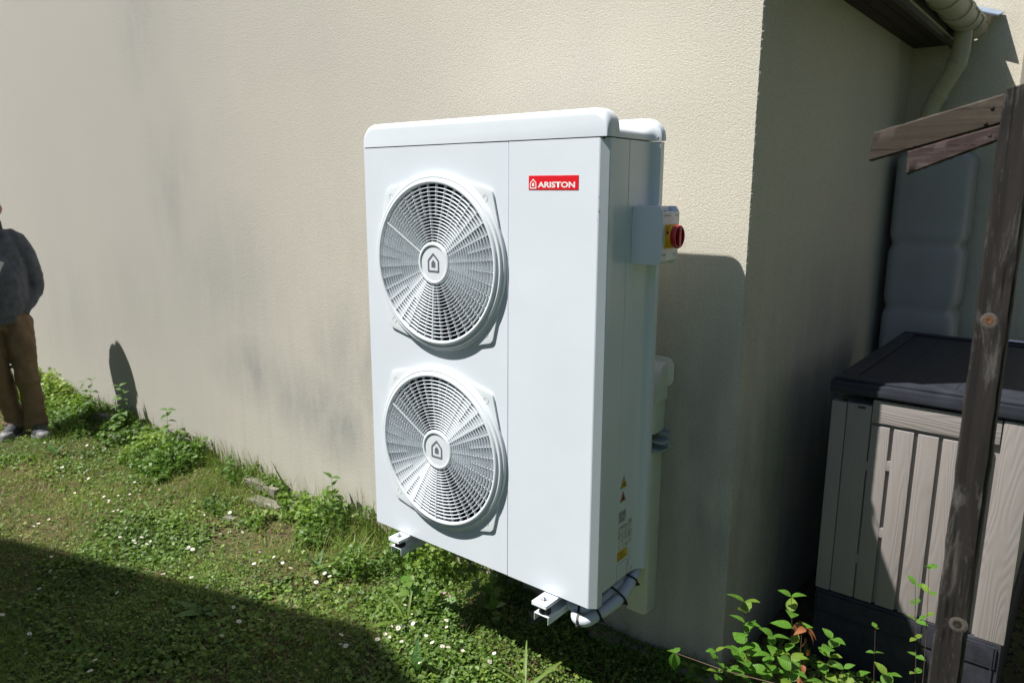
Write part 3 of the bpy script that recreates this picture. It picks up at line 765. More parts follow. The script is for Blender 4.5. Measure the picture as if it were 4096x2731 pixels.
def side_marks():
    X = 1.0034
    f = lambda u, v, d=0: (X + .0004 - d, u, v)
    f2 = lambda u, v, d=0: (X + .0008 - d, u, v)
    def tri(cy, cz, s, m, name):
        b = MB(); o = [(cy - s * .5, cz - s * .45), (cy + s * .5, cz - s * .45), (cy, cz + s * .5)]
        k = .84; i = [(cy + (u - cy) * k, cz - s * .14 + (v - cz + s * .14) * k) for u, v in o]
        b.flat([o], f, M['ink'], 0.0003); b2 = MB(); b.flat([i], f2, m, 0.0003)
        return b.build(name, hp)
    t1 = tri(-.179, .368, .042, M['yellow_st'], 'warning_sticker')
    b = MB(); b.flat([circle(-.183, .362, .0035, 10)], lambda u, v, d=0: (X + .0012 - d, u, v), M['ink'], .0002)
    b.flat([[(-.181, .352), (-.176, .352), (-.171, .366), (-.175, .369), (-.179, .360)]], lambda u, v, d=0: (X + .0012 - d, u, v), M['ink'], .0002); b.build('pictogram', t1)
    t2 = tri(-.181, .319, .036, M['orange_st'], 'warning_sticker')
    b = MB(); b.flat([[(-.186, .308), (-.176, .308), (-.174, .315), (-.178, .318), (-.180, .327), (-.184, .318), (-.187, .314)]], lambda u, v, d=0: (X + .0012 - d, u, v), M['ink'], .0002); b.build('pictogram', t2)
    b = MB(); b.box((X - .0005, -.204, .231), (X + .0004, -.158, .271), M['grey_st']); s = b.build('manual_sticker', hp)
    b = MB()
    for (y, z, w, h) in ((-.199, .253, .014, .013), (-.178, .254, .013, .012), (-.196, .236, .022, .009)):
        b.flat([[(y, z), (y + w, z), (y + w, z + h), (y, z + h)], [(y + .0015, z + .0015), (y + .0015, z + h - .0015), (y + w - .0015, z + h - .0015), (y + w - .0015, z + .0015)]], f2, M['ink'], .0002)
        b.box((X + .0004, y + w / 2 - .0006, z + .003), (X + .0008, y + w / 2 + .0006, z + h - .003), M['ink'])
    b.build('pictogram', s)
    b = MB(); b.box((X - .0005, -.206, .135), (X + .0004, -.111, .230), M['pale_st']); lab = b.build('rating_label', hp)
    text_obj('lettering', 'ARISTON', 0.0085, lambda u, v: (X + .0008, -.194 + u, .2115 + v), M['ink'], lab, sx=1.3, offset=0.0003)
    house_icon(-.2, .2145, f2, 0.11, M['ink'], lab)
    b = MB(); rr = random.Random(3)
    for z in (.207, .196, .186, .175, .164, .153): b.box((X + .0004, -.205, z), (X + .0007, -.112, z + .0004), M['ink'])
    for y in (-.178, -.158, -.135): b.box((X + .0004, y, .164), (X + .0007, y + .0004, .207), M['ink'])
    for z in (.2245, .2215, .2185, .2155, .2125): b.box((X + .0004, -.142, z), (X + .0007, -.142 + rr.uniform(.018, .028), z + .0009), M['ink'])
    for r_ in range(12):
        z = .2035 - r_ * .0036; y = -.203
        while y < -.118:
            w = rr.uniform(.004, .014); 
            if rr.random() < .55: b.box((X + .0004, y, z), (X + .0007, min(y + w, -.113), z + .0011), M['ink'])
            y += w + rr.uniform(.002, .006)
    for (y, z, s_) in ((-.192, .139, .007), (-.168, .141, .006), (-.156, .142, .007), (-.146, .141, .0085), (-.133, .143, .006), (-.122, .144, .006)):
        b.flat([circle(y, z + .003, s_ / 2, 12), circle(y, z + .003, s_ / 3, 12, True)], f2, M['ink'], .0002)
    b.build('fine_print', lab)
    b = MB(); b.box((X - .0005, -.206, .0985), (X + .0004, -.143, .1325), M['yellow_st']); y_ = b.build('caution_sticker', hp)
    b = MB()
    for z in (.124, .1205, .117, .110, .1065, .103): b.box((X + .0004, -.192, z), (X + .0007, -.192 + rr.uniform(.025, .044), z + .0010), M['ink'])
    for z in (.1175, .1035): b.flat([[(-.203, z), (-.195, z), (-.199, z + .0075)], [(-.2015, z + .001), (-.199, z + .0055), (-.1965, z + .001)]], f2, M['ink'], .0002)
    b.build('fine_print', y_)
side_marks()

# feet, rails and rubber dampers
def feet():
    for (x0, x1, y0, y1, zt) in ((0.133, 0.190, -.412, -.352, -.004), (0.820, 0.878, -.421, -.361, -.006)):
        xm = (x0 + x1) / 2
        b = MB(); b.box((x0, y0, zt - .006), (x1, y1 + .03, zt), M['white'])
        # turned-down lip
        b.box((x0, y0, zt - .013), (x1, y0 + .004, zt - .0062), M['white']); b.box((x1 - .004, y0 + .0042, zt - .013), (x1, y1 + .03, zt - .0062), M['white'])
        ft = b.build('mounting_foot', hp, bevel=0.0028, seg=3)
        b = MB(); b.lathe((xm, y0 + .030, zt), 'z', [(0, .0016), (.0115, .0016), (.0115, .0)], M['zinc'], 24); b.build('washer', ft, smooth=True, ang=30)
        b = MB(); b.lathe((xm, y0 + .030, zt + .0016), 'z', [(.0065, 0), (.0065, .005), (.0055, .006), (.0032, .006), (.0032, .0125), (.0, .013)], M['zinc'], 6); b.build('bolt', ft)
    spec = (((0.135, 0.190, -.402, -.041, -.004), 'left white bracket rail under the fan end of the heat pump', ),
            ((0.826, 0.882, -.414, -.047, -.006), 'right white bracket rail under the service end beside the pipes'))
    for (x0, x1, y0, zt, zp), lab in spec:
        t = thing('wall_bracket', lab, 'bracket', ((x0 + x1) / 2, WY, zt), 'white wall brackets carrying the heat pump')
        b = MB(); h = .027
        pr = [(x0, zt - h), (x0, zt), (x1, zt), (x1, zt - h), (x1 - .0022, zt - h), (x1 - .0022, zt - .0022), (x0 + .0022, zt - .0022), (x0 + .0022, zt - h)]
        b.loft([[(x, y, z) for x, z in pr] for y in (y0, WY - .004)], M['white']); b.build('rail', t, bevel=.0005, seg=1)
        b = MB(); b.box((x0 - .005, WY - .004, zt - .05), (x1 + .005, WY - .0005, zt + .30), M['white']); b.build('wall_plate', t)
        b = MB(); xm = (x0 + x1) / 2; ym = y0 + .032 - .01; hh = zp - .006 - zt
        b.lathe((xm, ym, zt), 'z', [(0, .0002), (.0195, .0002), (.0205, .004), (.0180, hh * .5), (.0205, hh - .004), (.0195, hh), (0, hh)], M['dark'], 28); b.build('rubber_damper', t, smooth=True, ang=35)
        b = MB(); b.lathe((xm, ym, zt - .018), 'z', [(0, 0), (.004, 0), (.004, .0157), (.008, .0157), (.008, .0157)], M['zinc'], 12); b.build('bolt', t)
feet()

# insulated pipes looping out from beneath
def pipes():
    t = thing('pipe_bundle', 'pair of white sleeved pipes tied with black straps curling from under the heat pump', 'pipes', (0.98, -.2, -.05))
    def smooth(pts, k=6):
        pts = [Vector(p) for p in pts]; out = []
        for i in range(len(pts) - 1):
            p0, p1, p2, p3 = pts[max(i - 1, 0)], pts[i], pts[i + 1], pts[min(i + 2, len(pts) - 1)]
            for j in range(k):
                s = j / k
                out.append(0.5 * ((2 * p1) + (-p0 + p2) * s + (2 * p0 - 5 * p1 + 4 * p2 - p3) * s * s + (-p0 + 3 * p1 - 3 * p2 + p3) * s ** 3))
        return out + [pts[-1]]
    A = smooth([(0.915, -.10, -.0), (.912, -.20, -.035), (.915, -.285, -.056), (.932, -.325, -.068), (.962, -.322, -.070), (.985, -.295, -.056), (1.001, -.25, -.043), (1.010, -.20, -.034), (1.011, -.15, -.020), (1.002, -.09, .001), (.985, -.03, .022), (.965, .03, .03), (.93, .10, .02)])
    B = smooth([(0.885, -.10, .0), (.880, -.2, -.03), (.885, -.28, -.045), (.905, -.30, -.052), (.940, -.295, -.046), (.962, -.27, -.035), (.974, -.22, -.022), (.976, -.17, -.008), (.974, -.12, .004), (.964, -.07, .012), (.945, -.02, .018), (.92, .05, .02)])
    for P_, r in ((A, .0185), (B, .0175)):
        b = MB(); b.tube(P_, r, M['hose'], 20); b.build('pipe', t, smooth=True)
    for i in (20, 31, 43, 52):
        p = A[i]; q = min(B, key=lambda v: (v - p).length); d = (A[i + 1] - A[i - 1]).normalized()
        c = (p + q) / 2; u = (p - q); hl = u.length / 2; u.normalize(); w = d.cross(u).normalized(); rr = .0197
        ring = []
        for k in range(24):
            a = 2 * math.pi * k / 24; ca, sa = math.cos(a), math.sin(a)
            ring.append(c + u * (hl * (1 if ca > 0 else -1) * min(1, abs(ca) * 3) + rr * ca) + w * rr * sa)
        b = MB()
        rings = [[v + d * s for v in ring] for s in (-.004, .004)]
        rings2 = [[c + (v - c) * 1.06 + d * s for v in ring] for s in (-.004, .004)]
        b.loft(rings2, M['dark'], caps=False); 
        e = c + u * (hl + rr); b.box(tuple(e - Vector((.006, .006, .005))), tuple(e + Vector((.006, .007, .006))), M['dark'], Euler((.4, .7, i)).to_matrix())
        b.box(tuple(e + Vector((.002, -.001, -.004))), tuple(e + Vector((.014, .003, .0005))), M['dark'], Euler((.9, .3, i)).to_matrix())
        b.build('strap', t)
pipes()

# rotary isolator on the side
def isolator():
    t = thing('isolator_switch', 'white rotary isolator box with red dial on yellow plate fixed to the unit side', 'switch', (1.004, -.13, 1.15))
    x0, x1 = 1.0036, 1.1045; y0, y1 = -.185, -.080; z0, z1 = 1.066, 1.2365
    b = MB()
    b.box((x0, y0 + .001, z0), (x0 + .010, y1, z1), M['white'])
    t_ = b.build('enclosure', t, bevel=0.0015)
    # lid: front part cut back at top and bottom into curved recesses
    b = MB()
    pr = [(x0 + .0103, z0 + .0006), (x1 - .014, z0 + .0006), (x1 - .004, z0 + .008), (x1, z0 + .0135), (x1, z1 - .0175), (x1 - .008, z1 - .0100), (x1 - .0095, z1 - .0006), (x0 + .0103, z1 - .0006)]
    # ends (walls of the recess) in white
    def sl(ya, yb, prr): b.loft([[(x, y, z) for x, z in prr] for y in (ya, yb)], M['white'])
    full = [(x0 + .0103, z0), (x1 - .014, z0), (x1, z0 + .0125), (x1, z1 - .0165), (x1 - .011, z1), (x0 + .0103, z1)]
    rec = [(x0 + .0103, z0), (x1 - .024, z0), (x1 - .022, z0 + .010), (x1, z0 + .0125), (x1, z1 - .0165), (x1 - .026, z1 - .0160), (x1 - .028, z1), (x0 + .0103, z1)]
    sl(y0, y0 + .006, full); sl(y0 + .0062, y1 - .0062, rec); sl(y1 - .006, y1, full)
    b.build('lid', t, bevel=0.0022)
    b = MB(); b.lathe((x1 - .020, (y0 + y1) / 2 - .005, z1 - .0155), 'z', [(0, .002), (.005, .002), (.005, -.001)], M['ink'], 14)
    b.build('screw_hole', t); b = MB()
    b.lathe((x1 - .020, (y0 + y1) / 2 - .005, z0 + .012), 'z', [(0, -.003), (.005, -.003), (.005, 0)], M['ink'], 14); b.build('screw_hole', t)
    ym, zm = -.1335, 1.149
    b = MB(); b.box((x1 + .0002, ym - .035, zm - .035), (x1 + .0035, ym + .035, zm + .035), M['yellow'])
    b.lathe((x1 + .0032, ym, zm), 'x', [(.0335, 0), (.0335, .006), (.0325, .0115), (.027, .013), (0, .013)], M['yellow'], 40)
    yp = b.build('yellow_plate', t, smooth=True, ang=35)
    b = MB(); b.box((x1 + .0045, ym - .0348, zm + .008), (x1 + .0105, ym - .0325, zm + .017), M['red']); b.build('lock_slot', yp)
    xd = x1 + .0152
    b = MB(); b.lathe((xd, ym, zm), 'x', [(.0315, 0), (.0338, .004), (.0342, .012), (.0325, .0155), (.0295, .0160), (.0275, .0145), (.027, .004), (0, .004)], M['red'], 48)
    dl = b.build('dial', t, smooth=True, ang=40)
    b = MB(); b.box((xd + .0042, ym - .006, zm - .0285), (xd + .0175, ym + .006, zm + .0285), M['red']); b.build('grip', dl, bevel=0.0025)
    b = MB(); b.lathe((xd + .0177, ym, zm + .016), 'x', [(.0022, 0), (.0022, .0003), (0, .0003)], M['ink'], 12); b.build('keyhole', dl)
    fx = x1 + .0004
    text_obj('lettering', 'CLIMA concept', .0062, lambda u, v: (fx, -.178 + u, 1.2085 + v), M['ink'], t)
    text_obj('lettering', 'CE', .0078, lambda u, v: (fx, -.110 + u, 1.2075 + v), M['ink'], t)
    text_obj('lettering', 'EN 60947-3', .0045, lambda u, v: (fx, -.1005 + u * .6, 1.2085 + v), M['ink'], t)
    text_obj('lettering', 'UNIVERSEL', .0085, lambda u, v: (fx, -.1805 + u * .55, 1.0935 + v), M['ink'], t)
    text_obj('lettering', 'IP 65', .0055, lambda u, v: (fx, -.171 + u * .8, 1.0845 + v), M['ink'], t)
    text_obj('lettering', '230/400V 25A', .0052, lambda u, v: (fx, -.1145 + u * .7, 1.0955 + v), M['ink'], t)
    text_obj('lettering', '50/60 Hz', .0048, lambda u, v: (fx, -.1060 + u * .7, 1.0875 + v), M['ink'], t)
isolator()

# cable trunking on the wall behind the unit
def trunking():
    t = thing('cable_trunking', 'cream white plastic trunking with domed end cap running down the wall behind the unit', 'trunking', (0.93, WY, -.2))
    xl, xr, yf, yb = .884, .968, .071, WY - .001
    def sec(z, x1=xr, yb_=yb, ch=.012): return [(xl, yb_, z), (xl, yf + ch, z), (xl + ch * .6, yf, z), (x1 - ch * .6, yf, z), (x1, yf + ch, z), (x1, yb_, z)]
    def sec8(z, x1=xr, x1b=None): 
        ch = .012; return [(xl, yb, z), (xl, yf + ch, z), (xl + ch * .6, yf, z), (x1 - ch * .6, yf, z), (x1, yf + ch, z), (x1, yb, z)]
    b = MB(); b.loft([sec8(-.238), sec8(.385)], M['offwhite']); b.build('lower_cover', t, bevel=.003)
    b = MB(); b.loft([sec8(.452, xr + .003), sec8(.584, xr + .004)], M['offwhite']); b.build('upper_cover', t, bevel=.003)
    b = MB()
    v = [(xl, yb - .03, .386), (xl, yf + .012, .386), (xl + .008, yf, .386), (xr - .028, yf, .386), (xr - .028, yb - .03, .386)]
    b.loft([v, [(x, y, .4515) for x, y, z in v]], M['offwhite']); b.build('notched_cover', t)
    # end cap swept back to the wall
    b = MB(); rings = []
    for k in range(9):
        a = k / 8; z = .568 + .128 * math.sin(a * math.pi / 2) ; sh = (1 - math.cos(a * math.pi / 2)); y = yf - .004 + sh * (yb - yf - .01); x1 = xr + .010 - sh * .004
        rings.append([(xl - .004, yb, z), (xl - .004, y + .010, z), (xl + .006, y, z), (x1 - .012, y, z), (x1 - .003, y + .004, z), (x1, min(y + .014, yb), z), (x1, yb, z)])
    b.loft(rings, M['offwhite']); b.build('end_cap', t, smooth=True, ang=45)
    b = MB(); b.flat([rrect(xl - .03, .612, xr + .032, .716, .030, 8)], lambda u, v, d: (u, yb - .005 + d, v), M['offwhite'], .0048); b.build('wall_flange', t, bevel=.0012)
    r = thing('support_rail', 'grey steel channel end poking through the notch in the cream trunking', 'rail', (0.98, WY, .42))
    b = MB(); pr = [(.075, .390), (.148, .388), (.148, .449), (.12, .449), (.12, .444), (.143, .443), (.143, .425), (.092, .423), (.092, .415), (.143, .413), (.143, .395), (.075, .396)]
    b.loft([[(x, y, z) for y, z in pr] for x in (.952, .998)], M['rail_blue']); b.build('channel', r, bevel=.0008, seg=1)
trunking()

# ------------------------------------------------------------------ storage box
def storage_box():
    YB = .526; x0, x1 = 1.418, 2.032; yb = 1.60; zb, zt = -.155, .592
    t = thing('storage_box', 'big garden storage box of pale mock-wood planks with dark slate lid', 'storage box', (1.9, 1.0, GZ))
    b = MB(); b.box((x0 + .035, YB + .014, zb), (x1 - .03, yb, zt - .03), M['plank']); b.build('carcass', t)
    # plinth
    b = MB(); b.box((x0 + .012, YB - .006, GZ - .02), (x1 - .02, yb + .01, zb - .001), M['plinth'])
    b.box((x0 + .02, YB - .012, zb - .085), (x1 - .03, YB - .0062, zb - .012), M['plinth']); b.build('plinth', t, bevel=.006)
    for xa in (1.60, 1.78, 1.99):
        b = MB(); b.box((xa, YB - .015, GZ + .02), (xa + .004, YB - .0125, zb - .01), M['plinth']); b.build('plinth_rib', t)
    # corner posts and rails
    b = MB(); b.box((x0 + .008, YB - .004, zb + .001), (x0 + .058, YB + .04, zt - .03), M['plank']); b.build('corner_post', t, bevel=.006)
    b = MB(); b.box((x0 + .0595, YB + .001, zb + .001), (1.556, YB + .0138, zt - .03), M['plank']); b.build('side_stile', t, bevel=.003)
    b = MB(); b.box((1.5585, YB - .002, .507), (1.931, YB + .0138, zt - .006), M['plank_h']); rail = b.build('top_rail', t, bevel=.004)
    for c in ((1.60, .54), (1.78, .545)): pass
    pl = [(1.5605, 1.6190, .499), (1.6300, 1.6925, .498), (1.7035, 1.7655, .497), (1.7765, 1.8385, .496), (1.8495, 1.9125, .495)]
    for (a, c, z) in pl:
        b = MB(); b.box((a, YB - .001, zb + .001), (c, YB + .0138, z - .003), M['plank']); b.build('plank', t, bevel=.005)
    b = MB(); b.box((1.9345, YB - .004, zb + .001), (2.018, YB + .0138, zt - .004), M['plank']); b.build('plank', t, bevel=.006)
    # small hinge tabs in the grooves
    for (x, z) in ((1.6215, .345), (1.6215, .10), (1.556, .33), (1.556, -.02)):
        b = MB(); b.box((x - .003, YB + .0005, z), (x + .010, YB + .0137, z + .035), M['plank']); b.build('hinge_tab', t, bevel=.001)
    b = MB(); b.box((1.512, YB - .0005, .548), (1.536, YB + .0012, .556), M['ink']); b.build('vent_slot', t)
    # left side boards
    for k in range(9):
        ya = YB + .042 + k * .115
        b = MB(); b.box((x0 + .016, ya, zb + .001), (x0 + .0345, ya + .108, zt - .032), M['plank']); b.build('plank', t, bevel=.005)
    # lid: frame with raised edge, grooved boards
    lid = thing('tmp', '', '')
    bpy.data.objects.remove(lid)
    b = MB(); xa, xb, ya, yc = x0 - .002, x1 + .02, YB - .010, yb + .04
    b.box((xa, ya, zt + .001), (xb, yc, zt + .046), M['lid']); ld = b.build('lid', t, bevel=.008)
    b = MB(); b.box((xa + .004, ya - .004, zt + .008), (xb - .004, ya - .0005, zt + .030), M['lid']); b.build('lid_lip', ld, bevel=.002)
    n = 5; wid = (xb - xa - .14) / n
    for k in range(n):
        b = MB(); a = xa + .07 + k * wid
        b.box((a + .0008, ya + .085, zt + .0462), (a + wid - .0008, yc - .07, zt + .0478), M['lid']); b.build('lid_board', ld, bevel=.0006, seg=1)
    for (p, q) in (((xa + .012, ya + .085), (xa + .062, yc - .07)), ((xa + .012, yc - .064), (xb - .012, yc - .012)), ((xa + .012, ya + .012), (xb - .012, ya + .078))):
        b = MB(); b.box((p[0], p[1], zt + .0462), (q[0], q[1], zt + .0555), M['lid']); b.build('lid_border', ld, bevel=.003)
    b = MB(); b.tube([(1.70, yc - .03, zt + .064), (1.98, yc - .03, zt + .064)], .008, M['zinc'], 10); b.build('lid_rod', ld, smooth=True)
storage_box()

# water tank in the dark corner
def tank():
    t = thing('water_tank', 'narrow milky plastic rainwater tank with pinched ribs in the shaded corner', 'water tank', (1.42, 1.95, GZ))
    x0, x1, y0, y1 = 1.262, 1.592, 1.845, 2.10; b = MB(); rings = []
    zs = np.linspace(GZ, 1.47, 120)
    for z in zs:
        g = sum(math.exp(-((z - c) / .024) ** 2) for c in (1.03, .72, .40, .08))
        ins = .005 + .018 * g
        if z > 1.42: ins += .05 * ((z - 1.42) / .05) ** 2
        pts = []
        for (u, v) in rrect(x0 + ins * .6, y0 + ins, x1 - ins, y1, .045, 6):
            # bulging front, with a shallow central valley
            cu = (u - (x0 + x1) / 2) / ((x1 - x0) / 2)
            if v < y0 + .05: v += .012 * g * math.cos(cu * math.pi * 1.6) 
            pts.append((u, v, z))
        rings.append(pts)
    b.loft(rings, M['tank']); b.build('body', t, smooth=True, ang=60)
    b = MB(); b.lathe((1.42, 1.98, 1.47), 'z', [(.05, -.01), (.05, .02), (.045, .025), (0, .026)], M['dark'], 30); b.build('cap', t, smooth=True, ang=40)
tank()

# ------------------------------------------------------------------ timber frame in the foreground
def timber():
    t = thing('timber_post', 'weathered dark timber post with two angled boards in the near right foreground', 'wooden post', (1.96, -.42, GZ))
    b = MB(); x0, x1, y0, y1 = 1.9315, 1.9890, -.45, -.395; n = 60
    rings = []
    for i in range(n + 1):
        z = GZ - .1 + (1.466 - GZ + .1) * i / n; j = lambda s=.0006: random.gauss(0, s)
        c = .004
        rings.append([(x0 + c + j(), y0 + j(.0003), z), ((x0 + x1) / 2, y0 + j(.0005), z), (x1 - c + j(), y0 + j(.0003), z), (x1 + j(.0004), y0 + c, z), (x1 + j(.0004), y1 - c, z), (x1 - c, y1, z), (x0 + c, y1, z), (x0 + j(.0004), y1 - c, z), (x0 + j(.0006), y0 + c, z)])
    top = [(x, y, z + (x - x0) * .32) for (x, y, z) in rings[-1]]; rings[-1] = top
    b.loft(rings, M['post']); ps = b.build('post', t, smooth=True, ang=40)
    for (z, r, m2, sx) in ((1.035, .0085, M['knot'], -.004), (.385, .009, M['post'], .012)):
        b = MB(); cxx = (x0 + x1) / 2 + sx
        b.lathe((cxx, y0, z), 'y', [(r * 2.2, .0010), (r * 1.7, -.0004), (r * 1.2, -.0009), (r, -.0007)], M['knot_grey'], 22)
        b.lathe((cxx, y0, z), 'y', [(r, -.0007), (r * .8, -.0011), (r * .4, -.0007), (0, .0004)], m2, 22)
        o = b.build('knot', ps, smooth=True, ang=60)
    def board(name, pts, ya, yb, m, parent):
        b = MB(); ns = 24; (ax, atz), (bx, abz), (cx_, cbz), (dx, dtz) = pts; rings = []
        for i in range(ns + 1):
            s = i / ns; j = lambda: random.gauss(0, .0005)
            tx, tz = ax + (dx - ax) * s, atz + (dtz - atz) * s; ux, uz = bx + (cx_ - bx) * s, abz + (cbz - abz) * s
            c = .003
            rings.append([(tx, ya + c, tz + j()), (tx, yb - c, tz + j()), (tx, yb, tz - c), (ux, yb, uz + c), (ux, yb - c, uz + j()), (ux, ya + c, uz + j()), (ux, ya + j(), uz + c), ((ux + tx) / 2, ya + j(), (uz + tz) / 2), (tx, ya, tz - c)])
        b.loft(rings, m); return b.build(name, parent, smooth=True, ang=40)
    board('rafter', [(1.708, 1.402), (1.7035, 1.3435), (1.931, 1.409), (1.931, 1.4635)], -.427, -.402, M['board'], t)
    o = board('rafter', [(1.776, 1.3625), (1.7775, 1.315), (1.931, 1.378), (1.931, 1.4065)], -.4285, -.404, M['board_red'], t); o['label'] = 'redder lower board'
    # diagonal/top piece continuing to the right of the post, out of the picture
    board('rafter', [(1.9975, 1.478), (1.9975, 1.425), (2.28, 1.49), (2.28, 1.545)], -.427, -.402, M['board'], t)
    for (x, z) in ((1.913, 1.440), (1.905, 1.412), (1.915, 1.388)):
        b = MB(); b.lathe((x, -.4287, z), 'y', [(.0038, 0), (.0034, -.0012), (0, -.0014)], M['zinc_dull'], 12); b.build('nail', t, smooth=True)
timber()

# ------------------------------------------------------------------ the man at the left
def remesh(b, name, parent, voxel=.010, smooth_it=6, wrinkle=0.0):
    me = bpy.data.meshes.new(name); me.from_pydata(b.v, [], b.f)
    for mm in b.mats: me.materials.append(mm)
    bm = bmesh.new(); bm.from_mesh(me); bmesh.ops.recalc_face_normals(bm, faces=bm.faces); bm.to_mesh(me); bm.free()
    o = bpy.data.objects.new('tmp', me); COL.objects.link(o)
    r = o.modifiers.new('r', 'REMESH'); r.mode = 'VOXEL'; r.voxel_size = voxel; r.use_smooth_shade = True
    s = o.modifiers.new('s', 'SMOOTH'); s.iterations = smooth_it; s.factor = .6
    if wrinkle:
        tx = bpy.data.textures.new('folds', 'CLOUDS'); tx.noise_scale = .085; tx.noise_depth = 1
        dm = o.modifiers.new('d', 'DISPLACE'); dm.texture = tx; dm.strength = wrinkle; dm.mid_level = .5
    dg = bpy.context.evaluated_depsgraph_get(); m2 = bpy.data.meshes.new_from_object(o.evaluated_get(dg))
    bpy.data.objects.remove(o)
    m2.materials.clear()
    for mm in b.mats: m2.materials.append(mm)
    m2.polygons.foreach_set('use_smooth', [True] * len(m2.polygons)); m2.name = name
    return link(name, m2, parent)

def person():
    P0 = Vector((-3.80, -.39, GZ)); X = Vector((.31, .95, 0)).normalized(); Y = Vector((.95, -.31, 0)).normalized(); Z = Vector((0, 0, 1))
    def w(x, y, z): return P0 + X * x + Y * y + Z * z
    t = thing('person', 'man in navy grey jumper and brown trousers standing by the wall hand in pocket', 'person', tuple(P0))
    def limb(b, pts, m, n=16):
        """pts: (x,y,z,rx,ry) elliptical rings about the path"""
        rings = []
        for i, (x, y, z, rx, ry) in enumerate(pts):
            a = Vector(pts[max(i - 1, 0)][:3]); c = Vector(pts[min(i + 1, len(pts) - 1)][:3]); d = (c - a).normalized()
            u = Vector((1, 0, 0)) - d * d.x
            if u.length < .3: u = Vector((0, 0, 1)) - d * d.z
            u.normalize(); v = d.cross(u)
            rings.append([w(*(Vector((x, y, z)) + u * rx * math.cos(q) + v * ry * math.sin(q))) for q in [2 * math.pi * k / n for k in range(n)]])
        b.loft(rings, m)
    cx = -.028; pv = -.045
    torso = [(pv, .006, .835, .172, .140), (pv, .008, .93, .192, .156), (-.045, .014, 1.05, .198, .165), (-.04, .016, 1.15, .192, .156), (-.03, .01, 1.26, .182, .135), (cx, 0, 1.36, .172, .115), (cx, -.005, 1.42, .165, .095), (cx, -.01, 1.455, .09, .07)]
    armL = [(cx + .085, 0, 1.395, .07, .07), (cx + .140, -.005, 1.370, .068, .070), (cx + .180, -.01, 1.29, .066, .068), (cx + .207, -.03, 1.18, .062, .064), (cx + .225, -.05, 1.08, .060, .058), (cx + .210, -.03, 1.02, .056, .054), (cx + .168, .015, .955, .050, .046), (cx + .130, .045, .905, .044, .042)]
    armR = [(cx - .11, 0, 1.395, .07, .07), (cx - .17, 0, 1.375, .066, .068), (cx - .235, -.01, 1.27, .058, .058), (cx - .265, -.02, 1.13, .052, .052), (cx - .27, .0, 1.06, .047, .047), (cx - .262, .05, .96, .041, .041), (cx - .25, .10, .88, .036, .036)]
    legL = [(pv + .075, 0, .92, .085, .10), (pv + .095, .02, .82, .095, .105), (pv + .118, .05, .68, .086, .09), (.078, .075, .50, .070, .074), (.090, .08, .33, .064, .070), (.100, .08, .18, .062, .066), (.102, .08, .07, .066, .070)]
    legR = [(pv - .07, 0, .92, .085, .10), (pv - .07, .0, .84, .096, .105), (pv - .06, .01, .68, .083, .09), (-.09, .02, .50, .072, .078), (-.065, -.01, .33, .066, .074), (-.035, -.02, .18, .062, .068), (-.02, -.025, .07, .066, .072)]
    # body: one continuous surface (head, neck, trunk, arms, hands, legs)
    b = MB(); S = lambda pts, k: [(x, y, z, rx * k, ry * k) for x, y, z, rx, ry in pts]
    limb(b, S(torso, .88), M['skin']); limb(b, S(armL, .8), M['skin']); limb(b, S(armR, .8), M['skin']); limb(b, S(legL, .8), M['skin']); limb(b, S(legR, .8), M['skin'])
    limb(b, [(cx, -.01, 1.42, .065, .065), (cx, -.005, 1.49, .058, .06), (cx, .0, 1.56, .056, .062)], M['skin'])
    hz = 1.59
    head = [(cx, .03, hz - .105, .030, .035), (cx, .022, hz - .09, .052, .066), (cx, .012, hz - .05, .066, .088), (cx, .004, hz, .075, .097), (cx, 0, hz + .04, .077, .100), (cx, -.004, hz + .08, .068, .088), (cx, -.006, hz + .108, .045, .058), (cx, -.006, hz + .12, .015, .02)]
    limb(b, head, M['skin'], 20)
    limb(b, [(cx, .085, hz + .02, .008, .008), (cx, .105, hz - .01, .011, .013), (cx, .112, hz - .022, .014, .012), (cx, .09, hz - .032, .012, .008)], M['skin'], 8)   # nose
    for s in (-1, 1): limb(b, [(cx + s * .072, -.01, hz - .03, .008, .014), (cx + s * .083, -.015, hz, .009, .02), (cx + s * .082, -.018, hz + .028, .007, .014)], M['skin'], 8)
    # hands: right hangs open beside the thigh, left goes into the pocket
    hx, hy, hz0 = cx - .248, .105, .855
    limb(b, [(hx, hy, hz0 + .02, .026, .020), (hx, hy + .012, hz0 - .03, .040, .017), (hx, hy + .020, hz0 - .075, .042, .015)], M['skin'], 12)
    for k, ln in enumerate((.066, .078, .074, .058)):
        fx = hx - .030 + k * .020
        limb(b, [(fx, hy + .020, hz0 - .070, .0088, .0088), (fx * 1.0, hy + .030, hz0 - .075 - ln * .5, .0082, .0082), (fx, hy + .026, hz0 - .075 - ln, .007, .007)], M['skin'], 8)
    limb(b, [(hx + .034, hy + .01, hz0 - .02, .011, .011), (hx + .055, hy + .03, hz0 - .055, .0098, .0098), (hx + .056, hy + .042, hz0 - .085, .008, .008)], M['skin'], 8)
    limb(b, [(cx + .125, .05, .905, .026, .020), (cx + .115, .05, .86, .036, .016), (cx + .11, .045, .82, .034, .015)], M['skin'], 12)
    for k in range(4):
        limb(b, [(cx + .083 + k * .018, .045, .825, .0088, .0088), (cx + .080 + k * .018, .04, .765, .008, .008)], M['skin'], 8)
    remesh(b, 'body', t, .0065, 3)
    b = MB(); limb(b, torso, M['sweater'], 24); limb(b, S(armL, 1.06), M['sweater']); limb(b, S(armR, 1.06), M['sweater'])
    jm = remesh(b, 'jumper', t, .010, 4, .017)
